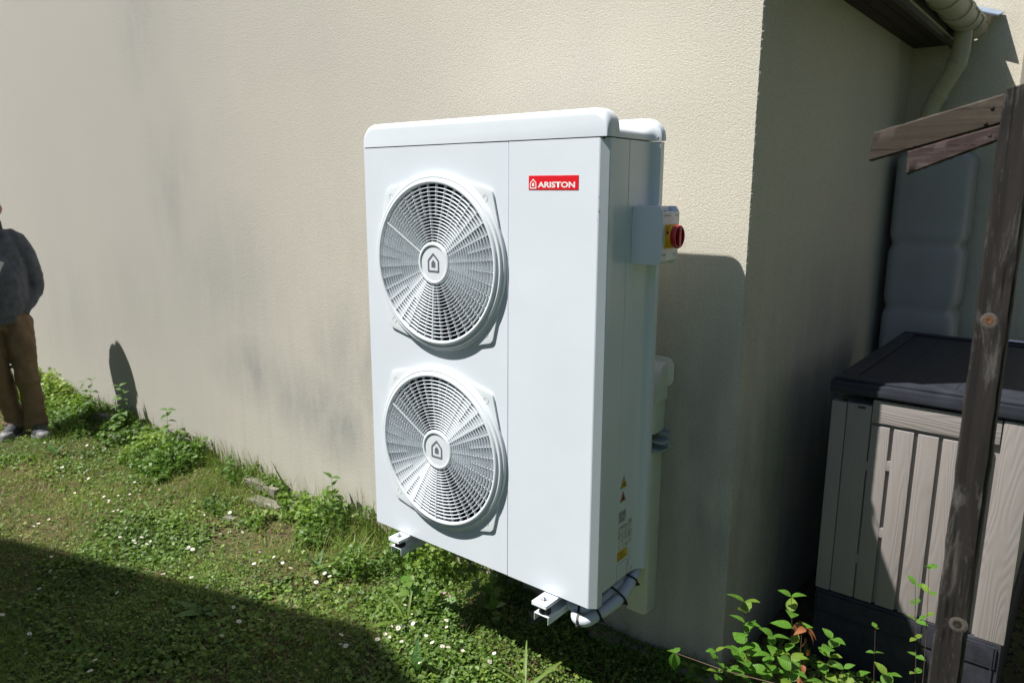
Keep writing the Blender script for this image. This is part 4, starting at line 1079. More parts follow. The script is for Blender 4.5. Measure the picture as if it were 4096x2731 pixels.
    b = MB(); limb(b, [(cx, .004, 1.425, .088, .082), (cx, .002, 1.47, .078, .078), (cx, .0, 1.515, .074, .078)], M['collar'], 24); b2 = b.build('collar', jm, smooth=True)
    # elbow-side folds come from the remesh; cuff and hem bands
    b = MB(); limb(b, [(cx + .137, .040, .915, .048, .046), (cx + .123, .050, .888, .049, .047)], M['sweater'], 18); b.build('cuff', jm, smooth=True)
    b = MB(); limb(b, [(cx - .251, .096, .89, .041, .041), (cx - .249, .104, .862, .041, .041)], M['sweater'], 18); b.build('cuff', jm, smooth=True)
    b = MB(); limb(b, [(pv, .006, .825, .176, .143), (pv, .006, .862, .182, .147)], M['sweater'], 28); b.build('hem', jm, smooth=True)
    b = MB(); limb(b, [(pv, -.002, .92, .135, .105), (pv, -.002, .87, .155, .120), (pv + .003, -.004, .82, .170, .128), (pv + .005, -.004, .77, .165, .12)], M['chino'], 24)
    limb(b, S(legL, 1.08), M['chino'], 20); limb(b, S(legR, 1.08), M['chino'], 20)
    # creases stacked over the shoe
    limb(b, [(.101, .082, .105, .076, .082), (.101, .082, .085, .068, .074), (.102, .084, .062, .074, .080)], M['chino'], 20)
    limb(b, [(-.024, -.022, .105, .082, .088), (-.022, -.022, .085, .074, .08), (-.02, -.02, .062, .080, .086)], M['chino'], 20)
    limb(b, [(.084, .08, .42, .086, .086), (.088, .08, .39, .076, .080)], M['chino'], 16)
    remesh(b, 'trousers', t, .010, 3, .024)
    for (ax, ay, ang) in ((.102, .085, 12), (-.02, -.02, -25)):
        ca, sa = math.cos(math.radians(ang)), math.sin(math.radians(ang))
        def sw(u, v, z): return w(ax + u * ca + v * sa, ay - u * sa + v * ca, z)
        def shoe(levels, m, name, par=None):
            b = MB(); rings = []
            for (z, k, v0, v1, hw) in levels:
                r = []
                for q in range(24):
                    a = 2 * math.pi * q / 24; v = (v0 + v1) / 2 + (v1 - v0) / 2 * math.sin(a); wd = hw * (1 - .22 * (1 if math.sin(a) < -.2 else 0))
                    r.append(sw(wd * math.cos(a) * (1 - .12 * abs(math.sin(a)) ** 3), v, z))
                rings.append(r)
            b.loft(rings, m); return b.build(name, par or t, smooth=True, ang=60)
        s = shoe([(.012, 1, -.09, .195, .050), (.045, 1, -.092, .193, .050), (.065, 1, -.09, .170, .047), (.085, 1, -.088, .115, .042), (.105, 1, -.085, .06, .040), (.125, 1, -.08, .035, .039)], M['shoe'], 'shoe')
        shoe([(-.004, 1, -.096, .198, .053), (.010, 1, -.102, .206, .056), (.030, 1, -.100, .204, .055)], M['sole'], 'sole', s)
        b = MB(); ring = []
        for q in range(13):
            a = math.pi * q / 12; ring.append(a)
        rr_ = [[sw(.047 * math.cos(a) * k1, .135 + (.064 * math.sin(a)) * k1, z) for a in ring] for (k1, z) in ((1.0, .030), (.98, .048), (.80, .062), (.4, .068))]
        b.loft(rr_, M['sole'], caps=False, closed=False); b.build('toe_cap', s, smooth=True)
        for k in range(4):
            b = MB(); v = .045 + k * .022; z = .108 - k * .012; b.tube([sw(-.028, v, z - .012), sw(0, v + .006, z + .004), sw(.028, v, z - .012)], .003, M['collar'], 6); b.build('lace', s)
    # hair, eyes, badge
    b = MB(); limb(b, [(cx, -.022, hz + .0, .079, .085), (cx, -.018, hz + .05, .082, .096), (cx, -.012, hz + .09, .073, .092), (cx, -.01, hz + .12, .050, .062), (cx, -.01, hz + .131, .018, .022)], M['hair'], 20); b.build('hair', t, smooth=True)
    for s in (-1, 1):
        b = MB(); c = w(cx + s * .030, .080, hz + .012); b.lathe(tuple(c), 'z', [(0, -.010), (.008, -.006), (.010, 0), (.008, .006), (0, .010)], M['eye'], 10); b.build('eye', t, smooth=True)
    b = MB(); limb(b, [(cx - .022, .094, hz - .052, .004, .003), (cx, .098, hz - .052, .005, .004), (cx + .022, .094, hz - .052, .004, .003)], mat('lip', (.30, .10, .08), .5), 6); b.build('mouth', t, smooth=True)
    b = MB(); q = [w(cx - .045, .178, 1.19), w(cx + .030, .176, 1.175), w(cx + .065, .168, 1.245), w(cx + .0, .170, 1.275)]
    b.add([tuple(v) for v in q] + [tuple(v - Y * .003) for v in q], [(0, 1, 2, 3), (7, 6, 5, 4), (0, 1, 5, 4), (1, 2, 6, 5), (2, 3, 7, 6), (3, 0, 4, 7)], M['pale_st']); b.build('paper_badge', t)
person()

# ------------------------------------------------------------------ vegetation (numpy, real leaf geometry)
def np_mesh(name, V, F, rnd, m, label, cat, parent=None, smooth=False):
    """V (n,k,3) per-leaf vertices, F (k-local faces list of tuples)"""
    n, k, _ = V.shape
    me = bpy.data.meshes.new(name)
    verts = V.reshape(-1, 3)
    base = (np.arange(n) * k)
    me.vertices.add(n * k); me.vertices.foreach_set('co', verts.astype(np.float32).ravel())
    sizes = [len(f) for f in F]; tot = sum(sizes)
    loc = np.concatenate([np.array(f) for f in F])
    loops = (base[:, None] + loc[None]).ravel()
    me.loops.add(n * tot); me.loops.foreach_set('vertex_index', loops.astype(np.int32))
    st = np.concatenate([[0], np.cumsum(sizes)[:-1]])
    me.polygons.add(n * len(F))
    me.polygons.foreach_set('loop_start', (np.arange(n)[:, None] * tot + st[None]).ravel().astype(np.int32))
    me.polygons.foreach_set('loop_total', np.tile(sizes, n).astype(np.int32))
    me.update(calc_edges=True)
    at = me.attributes.new('rnd', 'FLOAT', 'POINT'); at.data.foreach_set('value', np.repeat(rnd, k).astype(np.float32))
    me.materials.append(m)
    o = link(name, me, parent)
    return tag(o, label, cat, kind='stuff')

def vnoise(x, y, s, seed=0):
    r = np.random.default_rng(100 + seed); g = r.random((64, 64))
    u = (np.asarray(x) * s) % 64; v = (np.asarray(y) * s) % 64
    i = np.floor(u).astype(int); j = np.floor(v).astype(int); a = u - i; c = v - j
    a = a * a * (3 - 2 * a); c = c * c * (3 - 2 * c); i1 = (i + 1) % 64; j1 = (j + 1) % 64; i %= 64; j %= 64
    return (g[i, j] * (1 - a) + g[i1, j] * a) * (1 - c) + (g[i, j1] * (1 - a) + g[i1, j1] * a) * c

def cover(x, y): return 0.55 * vnoise(x, y, 1.4, 1) + 0.3 * vnoise(x, y, 4.0, 2) + 0.15 * vnoise(x, y, 11, 3)

def frames(n, tilt_mean, tilt_sd):
    """random leaf frames: forward direction, side, normal"""
    yaw = rng.uniform(0, 2 * np.pi, n); t = np.abs(rng.normal(tilt_mean, tilt_sd, n))
    f = np.stack([np.cos(yaw) * np.cos(t), np.sin(yaw) * np.cos(t), np.sin(t)], -1)
    roll = rng.normal(0, .45, n)
    s0 = np.stack([-np.sin(yaw), np.cos(yaw), np.zeros(n)], -1)
    n0 = np.cross(f, s0)
    s = s0 * np.cos(roll)[:, None] + n0 * np.sin(roll)[:, None]
    return f, s, np.cross(f, s)

def scatter(n, xr, yr, keep):
    x = rng.uniform(*xr, n); y = rng.uniform(*yr, n)
    k = keep(x, y) > rng.random(n)
    return x[k], y[k]

def near(x, y):    # sampling density falls off with distance from the camera
    d = np.hypot(x - 2.1, y + 2.15); return np.clip(2.9 / d, 0.2, 1.0) ** 1.3

added_hedge()
def low_cover():
    def keep(x, y):
        c = cover(x, y); ok = (y < WY - .01) | (x > CX + .02)
        return ok * np.clip((c - .33) * 3.4, 0.22, .95) * near(x, y) * ((x < 1.45) | (y < .5))
    x, y = scatter(420000, (-7, 2.0), (-2.2, .55), keep)
    n = len(x); sz = rng.uniform(.0032, .0078, n) * (1 + .6 * (vnoise(x, y, 2.2, 5) > .62))
    h = rng.random(n) ** 1.4 * (.008 + .035 * np.clip(cover(x, y) - .3, 0, .5) * 2)
    f, s, nn = frames(n, .15, .35)
    P = np.stack([x, y, gh(x, y) + .004 + h], -1)
    L = lambda a, b_, c_: P + f * (a * sz)[:, None] + s * (b_ * sz)[:, None] + nn * (c_ * sz)[:, None]
    V = np.stack([L(-1, 0, 0), L(-.3, .75, .18), L(.65, .62, .15), L(1.05, 0, -.05), L(.65, -.62, .15), L(-.3, -.75, .18)], 1)
    rn = np.clip(.12 + .65 * vnoise(x, y, 3.1, 7) + rng.normal(0, .2, n), 0, 1)
    np_mesh('ground_cover', V, [(0, 3, 2, 1), (0, 5, 4, 3)], rn, M['leaf_low'], 'low clover and small leaved weeds matting the lawn', 'ground cover')
low_cover()

def grass():
    def keep(x, y):
        c = cover(x + 3.3, y + 1.7); ok = (y < WY - .01)
        return ok * np.clip((c - .3) * 3.0, 0.12, 1.0) * near(x, y) * (x < 1.6)
    x, y = scatter(260000, (-7, 1.9), (-2.2, .14), keep)
    n = len(x); L = rng.gamma(3.0, .0135, n) * (1 + .9 * (vnoise(x, y, 1.1, 9) > .62)); L = np.clip(L, .015, .16)
    # longer against the wall
    L *= 1 + 0.9 * np.exp(-((y - WY) / .12) ** 2)
    yaw = rng.uniform(0, 2 * np.pi, n); lean = np.abs(rng.normal(.35, .35, n)) + .1; w = rng.uniform(.0006, .0015, n)
    d = np.stack([np.cos(yaw), np.sin(yaw), np.zeros(n)], -1); s = np.stack([-np.sin(yaw), np.cos(yaw), np.zeros(n)], -1); z = np.array([0, 0, 1.])
    P = np.stack([x, y, gh(x, y) - .003], -1); rows = []
    for k, (t, wk) in enumerate(((0, 1), (.4, .85), (.75, .55), (1, 0))):
        a = lean * t * 1.6; q = P + d * (L * t * np.sin(a))[:, None] + z * (L * t * np.cos(np.minimum(a, 1.45)))[:, None]
        if wk: rows += [q - s * (w * wk)[:, None], q + s * (w * wk)[:, None]]
        else: rows += [q]
    V = np.stack(rows, 1); rn = np.clip(.2 + .35 * vnoise(x, y, 1.7, 12) + rng.gamma(1.2, .105, n), 0, 1)
    np_mesh('grass', V, [(0, 1, 3, 2), (2, 3, 5, 4), (4, 5, 6)], rn, M['grass'], 'short uneven grass growing through the clover', 'grass')
grass()

def dry_litter():
    x, y = scatter(48000, (-6.5, 1.9), (-2.1, .5), lambda x, y: near(x, y) * np.clip(.75 - cover(x, y), .1, 1) * ((y < WY - .01) | (x > CX + .02)))
    n = len(x); L = rng.gamma(2.5, .012, n); yaw = rng.uniform(0, 2 * np.pi, n); w = rng.uniform(.0005, .0012, n)
    tz = rng.normal(0, .15, n)
    d = np.stack([np.cos(yaw) * np.cos(tz), np.sin(yaw) * np.cos(tz), np.sin(tz)], -1); s = np.stack([-np.sin(yaw), np.cos(yaw), np.zeros(n)], -1)
    P = np.stack([x, y, gh(x, y) + rng.uniform(.001, .014, n)], -1); m_ = P + np.array([0, 0, 1.]) * (L * .15)[:, None]
    V = np.stack([P - d * L[:, None] - s * w[:, None], P - d * L[:, None] + s * w[:, None], m_ - s * w[:, None], m_ + s * w[:, None], P + d * L[:, None]], 1)
    np_mesh('dry_grass', V, [(0, 1, 3, 2), (2, 3, 4)], rng.uniform(.86, 1, n), M['grass'], 'scattered dead straw and dry stalks on the soil', 'dry grass')
dry_litter()

def lobed(n, lobes=5):
    pts = [(-.25, 0)]
    for k in range(lobes * 2 + 1):
        a = math.radians(-150 + 300 * k / (lobes * 2)); r = 1.0 if k % 2 else .62
        pts.append((math.cos(a) * r, math.sin(a) * r))
    return pts
def lawn_weeds():
    x, y = scatter(16000, (-6, 1.0), (-1.6, .0), lambda x, y: near(x, y) * np.clip((vnoise(x, y, 2.7, 51) * .6 + .4 * vnoise(x, y, 9, 52) - .42) * 3.2, 0.03, .9))
    n = len(x); sz = rng.uniform(.006, .014, n); f, s, nn = frames(n, .25, .35); P = np.stack([x, y, gh(x, y) + .008 + .035 * rng.random(n)], -1); pts = lobed(5)
    V = np.stack([P + f * (a * sz)[:, None] + s * (b_ * sz)[:, None] + nn * (sz * (.2 * (a * a + b_ * b_)))[:, None] for a, b_ in pts], 1)
    np_mesh('lawn_weeds', V, [(0, i, i + 1) for i in range(1, len(pts) - 1)], np.clip(rng.normal(.62, .2, n), 0, 1), M['weed'], 'patches of broader lobed leaves within the lawn', 'weeds')
def weeds():
    # taller leafy growth along the foot of the wall
    prof = lambda x: np.interp(x, [-6.5, -5, -4.2, -3.6, -3.1, -2.6, -2.2, -1.8, -1.4, -1.1, -.8, -.45, -.1, .12, .27, .38, .5, .8, 1.0, 1.25],
                                  [.26, .24, .23, .20, .15, .20, .17, .12, .12, .14, .18, .20, .26, .32, .20, .08, .03, .02, .03, .05])
    dep = lambda x: np.interp(x, [-6, -3, -2, -1.2, -.6, 0, .5, .9, 1.2], [.42, .34, .38, .34, .40, .46, .26, .15, .12])
    N = 38000
    x = rng.uniform(-6.5, 1.22, N); r = rng.random(N) ** 1.1; y = WY - .015 - r * dep(x)
    clump = vnoise(x, y, 5.0, 21); k = (clump * .7 + .3 * vnoise(x, y, 17, 24) > .36 + .28 * r) ; x, y, r, clump = x[k], y[k], r[k], clump[k]; n = len(x)
    Hh = prof(x) * (1 - .75 * r) * (.15 + 1.25 * clump * (.5 + vnoise(x, y, 13, 25))); z = gh(x, y) + Hh * rng.random(n) ** .75
    sz = rng.uniform(.005, .017, n) * np.interp(x, [-6, -1, 1], [1.2, 1, .95])
    f, s, nn = frames(n, .25, .4)
    P = np.stack([x, y, z], -1); pts = lobed(5)
    V = np.stack([P + f * (a * sz)[:, None] + s * (b_ * sz)[:, None] + nn * (sz * (.22 * (a * a + b_ * b_)))[:, None] for a, b_ in pts], 1)
    F = [(0, i, i + 1) for i in range(1, len(pts) - 1)]
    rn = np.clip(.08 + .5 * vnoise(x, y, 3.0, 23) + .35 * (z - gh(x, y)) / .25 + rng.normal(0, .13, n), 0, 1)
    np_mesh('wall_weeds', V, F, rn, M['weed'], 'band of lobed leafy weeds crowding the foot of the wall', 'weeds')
    # their stalks
    q = rng.choice(n, n // 3, replace=False); xs_, ys_, zs_ = x[q], y[q], z[q]; m_ = len(q); g = gh(xs_, ys_)
    off = rng.normal(0, .02, (m_, 2)); w = .0009
    B0 = np.stack([xs_ + off[:, 0], np.minimum(ys_ + off[:, 1], WY - .006), g], -1); T = np.stack([xs_, ys_, zs_], -1); mid = (B0 + T) / 2 + rng.normal(0, .006, (m_, 3)) * [1, 0.5, 1]
    s = np.array([.75, .65, 0]) * w
    V = np.stack([B0 - s, B0 + s, mid - s, mid + s, T - s * .5, T + s * .5], 1)
    np_mesh('wall_weed_stalks', V, [(0, 1, 3, 2), (2, 3, 5, 4)], np.full(m_, .45), M['weed'], 'thin stalks of the weeds along the wall foot', 'weeds')
    # upright grass stems against the wall
    N = 1300; x = rng.uniform(-5.5, .18, N); k = vnoise(x, x * 0, 3.2, 31) > .55; x = x[k]; n = len(x); y = WY - .012 - rng.random(n) * .10
    L = rng.uniform(.08, .26, n) * np.interp(x, [-5, -1.4, -.9, -.2, .5], [.8, .9, 1.05, .9, .7]); yaw = rng.uniform(0, 2 * np.pi, n); lean = np.abs(rng.normal(.1, .14, n)); w = rng.uniform(.0006, .0013, n)
    d = np.stack([np.cos(yaw), -np.abs(np.sin(yaw)) * .6, np.zeros(n)], -1); s = np.array([.78, .62, 0.]); P = np.stack([x, y, gh(x, y)], -1); rows = []
    for t, wk in ((0, 1), (.5, .8), (.85, 1.1), (1, 0)):
        q = P + d * (L * t * t * np.sin(lean) * 1.5)[:, None] + np.array([0, 0, 1.]) * (L * t)[:, None]
        rows += [q - s * (w * wk)[:, None], q + s * (w * wk)[:, None]] if wk else [q]
    np_mesh('tall_grass', np.stack(rows, 1), [(0, 1, 3, 2), (2, 3, 5, 4), (4, 5, 6)], np.clip(rng.normal(.6, .15, n), 0, 1), M['grass'], 'upright seeding grass stems against the wall', 'grass')
lawn_weeds()
weeds()

def corner_weeds():
    # leafy growth in the lower right, by the house corner and box
    N = 5200; x = rng.uniform(.75, 1.95, N); y = rng.uniform(-.25, .52, N)
    g = np.exp(-(((x - 1.38) / .30) ** 2 + ((y - .20) / .20) ** 2)) + .8 * np.exp(-(((x - 1.72) / .22) ** 2 + ((y - .30) / .15) ** 2))
    k = (g * (.4 + vnoise(x, y, 7, 41)) > rng.random(N) * .9) & ((y < WY - .01) | (x > CX + .015)); x, y, g = x[k], y[k], g[k]; n = len(x)
    z = gh(x, y) + .004 + .13 * g * rng.random(n) ** 1.3; sz = rng.uniform(.004, .013, n); f, s, nn = frames(n, .2, .4); P = np.stack([x, y, z], -1); pts = lobed(5)
    V = np.stack([P + f * (a * sz)[:, None] + s * (b_ * sz)[:, None] + nn * (sz * (.2 * (a * a + b_ * b_)))[:, None] for a, b_ in pts], 1)
    np_mesh('corner_weeds', V, [(0, i, i + 1) for i in range(1, len(pts) - 1)], np.clip(rng.normal(.55, .2, n), 0, 1), M['weed'], 'low bright weeds at the house corner beside the storage box', 'weeds')
    # straw mat under the sprigs
    N = 1500; x = rng.normal(1.40, .13, N); y = rng.normal(.24, .07, N); L = rng.uniform(.02, .06, N); yaw = rng.uniform(0, 2 * np.pi, N); tz = rng.normal(.1, .3, N)
    d = np.stack([np.cos(yaw) * np.cos(tz), np.sin(yaw) * np.cos(tz), np.sin(tz)], -1); s = np.stack([-np.sin(yaw), np.cos(yaw), np.zeros(N)], -1); w = .0009
    P = np.stack([x, y, gh(x, y) + rng.uniform(.005, .05, N)], -1)
    V = np.stack([P - d * L[:, None] - s * w, P - d * L[:, None] + s * w, P + s * w, P - s * w, P + d * L[:, None]], 1)
    np_mesh('straw_mat', V, [(0, 1, 2, 3), (3, 2, 4)], rng.uniform(.85, 1, N), M['grass'], 'tangle of dead pale stalks under the leafy sprigs', 'dry grass')
corner_weeds()

# --- individual plants: stem with each leaf an object that shares mesh data
def leaf_mesh(name, m, n=7, width=.42, fold=.18, curl=.25, serr=0.0, tip=1.0):
    """unit leaf along +x, about 1 long"""
    v = []; f = []
    for i in range(n + 1):
        t = i / n; wv = width * math.sin(math.pi * t ** .8) ** (.9) * (1 - .15 * t) * (1 + serr * (1 if i % 2 else -1))
        if i in (0, n): wv = 0.002
        z = -curl * t * t
        v += [(t, wv, z + fold * wv), (t, 0, z), (t, -wv, z + fold * wv)]
    for i in range(n):
        a = 3 * i; f += [(a, a + 1, a + 4, a + 3), (a + 1, a + 2, a + 5, a + 4)]
    me = bpy.data.meshes.new(name); me.from_pydata(v, [], f); me.materials.append(m)
    me.polygons.foreach_set('use_smooth', [True] * len(me.polygons)); me.update(); return me
LM = {'nettle': [leaf_mesh('leaf', M['nettle'], 12, .30, .15, .35, .10), leaf_mesh('leaf', M['nettle'], 12, .27, .3, .55, .10)],
      'dogwood': [leaf_mesh('leaf', M['dogwood'], 8, .33, .22, .25), leaf_mesh('leaf', M['dogwood'], 8, .36, .1, .4), leaf_mesh('leaf', M['dogwood_y'], 8, .32, .2, .2)],
      'dock': [leaf_mesh('leaf', M['dock'], 9, .17, .2, .3), leaf_mesh('leaf', M['dock'], 9, .14, .25, .5)],
      'round': [leaf_mesh('leaf', M['dogwood'], 8, .46, .12, .2), leaf_mesh('leaf', M['weed'], 8, .44, .15, .3)],
      'dead': [leaf_mesh('leaf', M['dead'], 6, .3, .5, .6)],
      'blade': [leaf_mesh('leaf', M['grass'], 10, .035, .3, .25), leaf_mesh('leaf', M['grass'], 10, .03, .3, .6)]}
for k_ in ('blade', 'round'):
    for me in LM[k_]:
        if 'rnd' not in me.attributes:
            at = me.attributes.new('rnd', 'FLOAT', 'POINT'); at.data.foreach_set('value', [.42] * len(me.vertices))

def put_leaf(parent, me, p, yaw, pitch, size, roll=0.0):
    o = bpy.data.objects.new('leaf', me); COL.objects.link(o); o.parent = parent
    d = Vector((math.cos(yaw) * math.cos(pitch), math.sin(yaw) * math.cos(pitch), math.sin(pitch)))
    o.location = Vector(p) - parent.location
    o.rotation_euler = (Matrix.Rotation(yaw, 3, 'Z') @ Matrix.Rotation(-pitch, 3, 'Y') @ Matrix.Rotation(roll, 3, 'X')).to_euler()
    o.scale = (size,) * 3
    return o

def stem_plant(name, label, cat, base, top, kind, nl, size, stem_r=.0018, sm='stem_green', pairs=True, group=None, seed=0, bend=.02, start=.2, yaw0=None, pitch=(-.3, .4), taper=.35):
    R = random.Random(seed); base = Vector(base); top = Vector(top)
    t = thing(name, label, cat, tuple(base), group)
    bx, by = R.uniform(-1, 1) * bend, R.uniform(-1, 1) * bend
    pts = [base.lerp(top, i / 8) + Vector((bx, by, 0)) * math.sin(math.pi * i / 8) for i in range(9)]
    b = MB(); b.tube(pts, [stem_r * (1 - .6 * i / 8) for i in range(9)], M[sm], 6); b.build('stem', t, smooth=True)
    y = yaw0 if yaw0 is not None else R.uniform(0, 6.28)
    for k in range(nl):
        s = start + (1 - start) * k / max(1, nl - 1); i = min(7, int(s * 8)); p = pts[i].lerp(pts[i + 1], s * 8 - i) if i < 8 else pts[8]
        sz = size * (1 - taper * s) * R.uniform(.8, 1.15)
        y += 1.57 + R.uniform(-.3, .3)
        for q in ((0, math.pi) if pairs else (0,)):
            put_leaf(t, R.choice(LM[kind]), p, y + q, R.uniform(*pitch) + .5 * s * s, sz, R.uniform(-.35, .35))
    return t
G = lambda x, y: float(gh(x, y))
# nettles along the wall at the left
NG = 'nettles standing along the wall foot'
stem_plant('nettle_plant', 'tallest bright nettle in front of the pointed shadow on the wall', 'nettle', (-3.05, -.02, G(-3.05, -.02)), (-3.12, .03, -.06), 'nettle', 10, .090, seed=1, group=NG)
stem_plant('nettle_plant', 'loose nettle right of the pointed shadow with open leaf tips', 'nettle', (-2.52, -.03, G(-2.52, -.03)), (-2.44, .02, -.10), 'nettle', 8, .075, seed=2, group=NG)
stem_plant('nettle_plant', 'small nettle between the man and the pointed shadow', 'nettle', (-3.62, .0, G(-3.6, 0)), (-3.60, .04, -.10), 'nettle', 7, .070, seed=3, group=NG)
stem_plant('nettle_plant', 'broad leaved nettle standing alone against pale wall left of the unit', 'nettle', (-.80, .02, G(-.8, .02)), (-.83, .06, -.16), 'nettle', 4, .085, seed=8, group=NG, start=.45, yaw0=.3)
stem_plant('nettle_plant', 'short nettle tucked beside the man trouser leg', 'nettle', (-3.88, .03, G(-3.88, .03)), (-3.86, .07, -.16), 'nettle', 7, .065, seed=5, group=NG)
stem_plant('weed_plant', 'leafy weed rising below the left foot of the heat pump', 'weed', (.30, -.03, G(.3, -.03)), (.24, -.10, -.13), 'nettle', 7, .075, seed=9)
stem_plant('weed_plant', 'rounded leaf weed under the middle of the heat pump', 'weed', (.40, -.10, G(.4, -.1)), (.42, -.14, -.20), 'round', 5, .055, seed=12, pairs=True)
stem_plant('weed_plant', 'small green weed growing just left of the heat pump base', 'weed', (-.15, .0, G(-.15, 0)), (-.17, .0, -.24), 'round', 5, .045, seed=13)
stem_plant('weed_plant', 'broad leaf weed in the sun below the fan panel', 'weed', (.05, -.20, G(.05, -.2)), (.04, -.24, -.30), 'round', 3, .07, seed=14)
stem_plant('weed_plant', 'slim weed left of the grass blade by the wall', 'weed', (-1.75, .02, G(-1.75, .02)), (-1.73, .04, -.22), 'nettle', 7, .055, seed=15)
# a single broad blade leaning left by the wall
t = thing('reed_plant', 'one stout green blade leaning left against the pale wall', 'plant', (-1.17, .07, G(-1.17, .07)))
put_leaf(t, leaf_mesh('leaf', M['nettle'], 10, .030, .3, .02), t.location, math.radians(205), 1.12, .30)
# docks and rosettes
def rosette(name, label, x, y, nl, size, kind='dock', seed=0, pit=(.15, .7)):
    R = random.Random(seed); t = thing(name, label, 'weed', (x, y, G(x, y)))
    for k in range(nl): put_leaf(t, R.choice(LM[kind]), (x, y, G(x, y) + .004), 6.283 * k / nl + R.uniform(-.3, .3), R.uniform(*pit), size * R.uniform(.7, 1.1), R.uniform(-.3, .3))
rosette('dandelion_plant', 'jagged dark rosette lying in the shaded part of the lawn', -.62, -.78, 9, .12, seed=1)
rosette('dandelion_plant', 'small rosette with upright leaves in the sunny lawn centre', -.55, -.25, 6, .09, seed=2, pit=(.5, 1.2))
rosette('broad_leaf_plant', 'tall narrow dock leaves at the bottom edge below the daisies', .36, -.50, 3, .13, seed=3, pit=(1.15, 1.4))
rosette('broad_leaf_plant', 'large round pale leaf plant under the heat pump feet', .17, -.17, 4, .09, 'round', 4, (.2, .8))
rosette('broad_leaf_plant', 'pair of upright leaves in grass before the man shoes', -3.1, -.42, 4, .12, seed=6, pit=(.7, 1.2))
rosette('grass_tuft', 'arching grass tuft left of the heat pump base', -.45, -.12, 14, .20, 'blade', 7, (.5, 1.3))
rosette('grass_tuft', 'arching grass tuft below the left mounting foot', .10, -.30, 12, .18, 'blade', 8, (.5, 1.3))
rosette('grass_tuft', 'grass tuft in the shadow edge under the right foot', .72, -.32, 12, .20, 'blade', 9, (.4, 1.3))
rosette('grass_tuft', 'grass tuft at the bottom edge under the pipe loop', 1.0, -.22, 10, .18, 'blade', 10, (.4, 1.2))

# leafy dogwood sprigs, lower right
DG = 'leafy sprigs in the lower right corner'
def sprig(label, base, top, nl, size, seed, sm='stem_brown', start=.25, bend=.02, kind='dogwood', taper=.25):
    return stem_plant('leafy_sprig', label, 'sprig', base, top, kind, nl, size, .0016, sm, True, DG, seed, bend, start, None, (-.15, .35), taper)
sprig('fullest sprig of big ovate leaves in front of the house corner', (1.50, -.16, G(1.5, -.16)), (1.425, -.20, .115), 7, .070, 21, start=.62)
sprig('sprig with the highest upright tip of the leafy group', (1.56, -.15, G(1.56, -.15)), (1.553, -.19, .175), 6, .062, 22, start=.62)
sprig('low broad sprig at the left front of the leafy group', (1.52, -.22, G(1.52, -.22)), (1.435, -.25, -.015), 5, .070, 23, start=.7)
sprig('sprig leaning right over brown dead leaves', (1.60, -.16, G(1.6, -.16)), (1.675, -.21, .105), 7, .056, 24, start=.66)
sprig('short sprig at the bottom edge below the dead leaves', (1.60, -.26, G(1.6, -.26)), (1.60, -.30, .055), 5, .060, 25, start=.72)
sprig('broad dark green sprig in the middle of the leafy group', (1.55, -.20, G(1.55, -.2)), (1.525, -.23, .060), 7, .064, 32, start=.65)
sprig('low sprig left of the leafy group over the bare twig', (1.44, -.28, G(1.44, -.28)), (1.395, -.31, .0), 5, .050, 33, start=.7)
sprig('thin sprig between the leafy group and the wiry stem', (1.72, -.20, G(1.72, -.2)), (1.715, -.23, .045), 5, .044, 34, start=.65)
sprig('tall thin sprig climbing before the pale planks', (1.845, .16, G(1.84, .16)), (1.80, .16, .145), 7, .040, 26, start=.45, taper=.2)
sprig('dark thin stem with small top leaves beside the timber post', (1.860, .12, G(1.86, .12)), (1.835, .12, .225), 3, .045, 27, start=.78)
sprig('low leafy sprig on the pale stone by the post foot', (1.80, -.04, G(1.8, -.04)), (1.79, -.07, -.03), 6, .060, 28, start=.6)
sprig('lone wiry sprig between the stems before the dark plinth', (1.77, .0, G(1.77, 0)), (1.74, -.02, .07), 2, .034, 29, start=.85)
sprig('small sprig near the corner foot in half shade', (1.19, .05, G(1.19, .05)), (1.17, .02, -.33), 4, .042, 30)
sprig('yellowish low sprig at the bottom right edge', (1.74, -.10, G(1.74, -.1)), (1.725, -.13, -.03), 5, .060, 31, start=.6)
# long bare twig with a leafy tip, reaching left
t = thing('twig', 'long bare brown twig reaching left with three hanging leaves', 'twig', (1.64, -.33, G(1.64, -.33)))
b = MB(); tw = [(1.66, -.34, -.40), (1.64, -.335, -.12), (1.57, -.33, -.01), (1.42, -.315, -.045), (1.265, -.30, -.065)]; b.tube(tw, [.002, .002, .0016, .0013, .0010], M['stem_brown'], 6); b.build('stem', t, smooth=True)
for (yaw, pitch, s) in ((2.6, -.2, .045), (3.6, -1.2, .05), (5.2, -1.3, .055), (1.5, .3, .03)): put_leaf(t, LM['dogwood'][0], tw[-1], yaw, pitch, s)
t = thing('dead_twig', 'dead stem of curled brown leaves caught among the green sprigs', 'dead plant', (1.595, -.2, G(1.595, -.2)))
b = MB(); b.tube([(1.595, -.2, G(1.595, -.2)), (1.60, -.2, -.15), (1.592, -.205, .12)], [.0022, .0018, .0009], M['stem_brown'], 6); b.build('stem', t, smooth=True)
R_ = random.Random(5)
for k in range(11): put_leaf(t, LM['dead'][0], (1.595 + R_.uniform(-.03, .03), -.20 + R_.uniform(-.03, .03), -.06 + .18 * R_.random()), R_.uniform(0, 6.3), R_.uniform(-1.3, .3), R_.uniform(.02, .036), R_.uniform(-1, 1))
t = thing('twig', 'short grey dead twig lying in the shaded lawn at lower left', 'twig', (-.95, -1.18, G(-.95, -1.18)))
b = MB(); b.tube([(-1.00, -1.20, G(-1, -1.2) + .01), (-.93, -1.17, G(-.93, -1.17) + .014), (-.86, -1.17, G(-.86, -1.17) + .008)], .004, M['straw'], 7); b.build('stem', t, smooth=True)

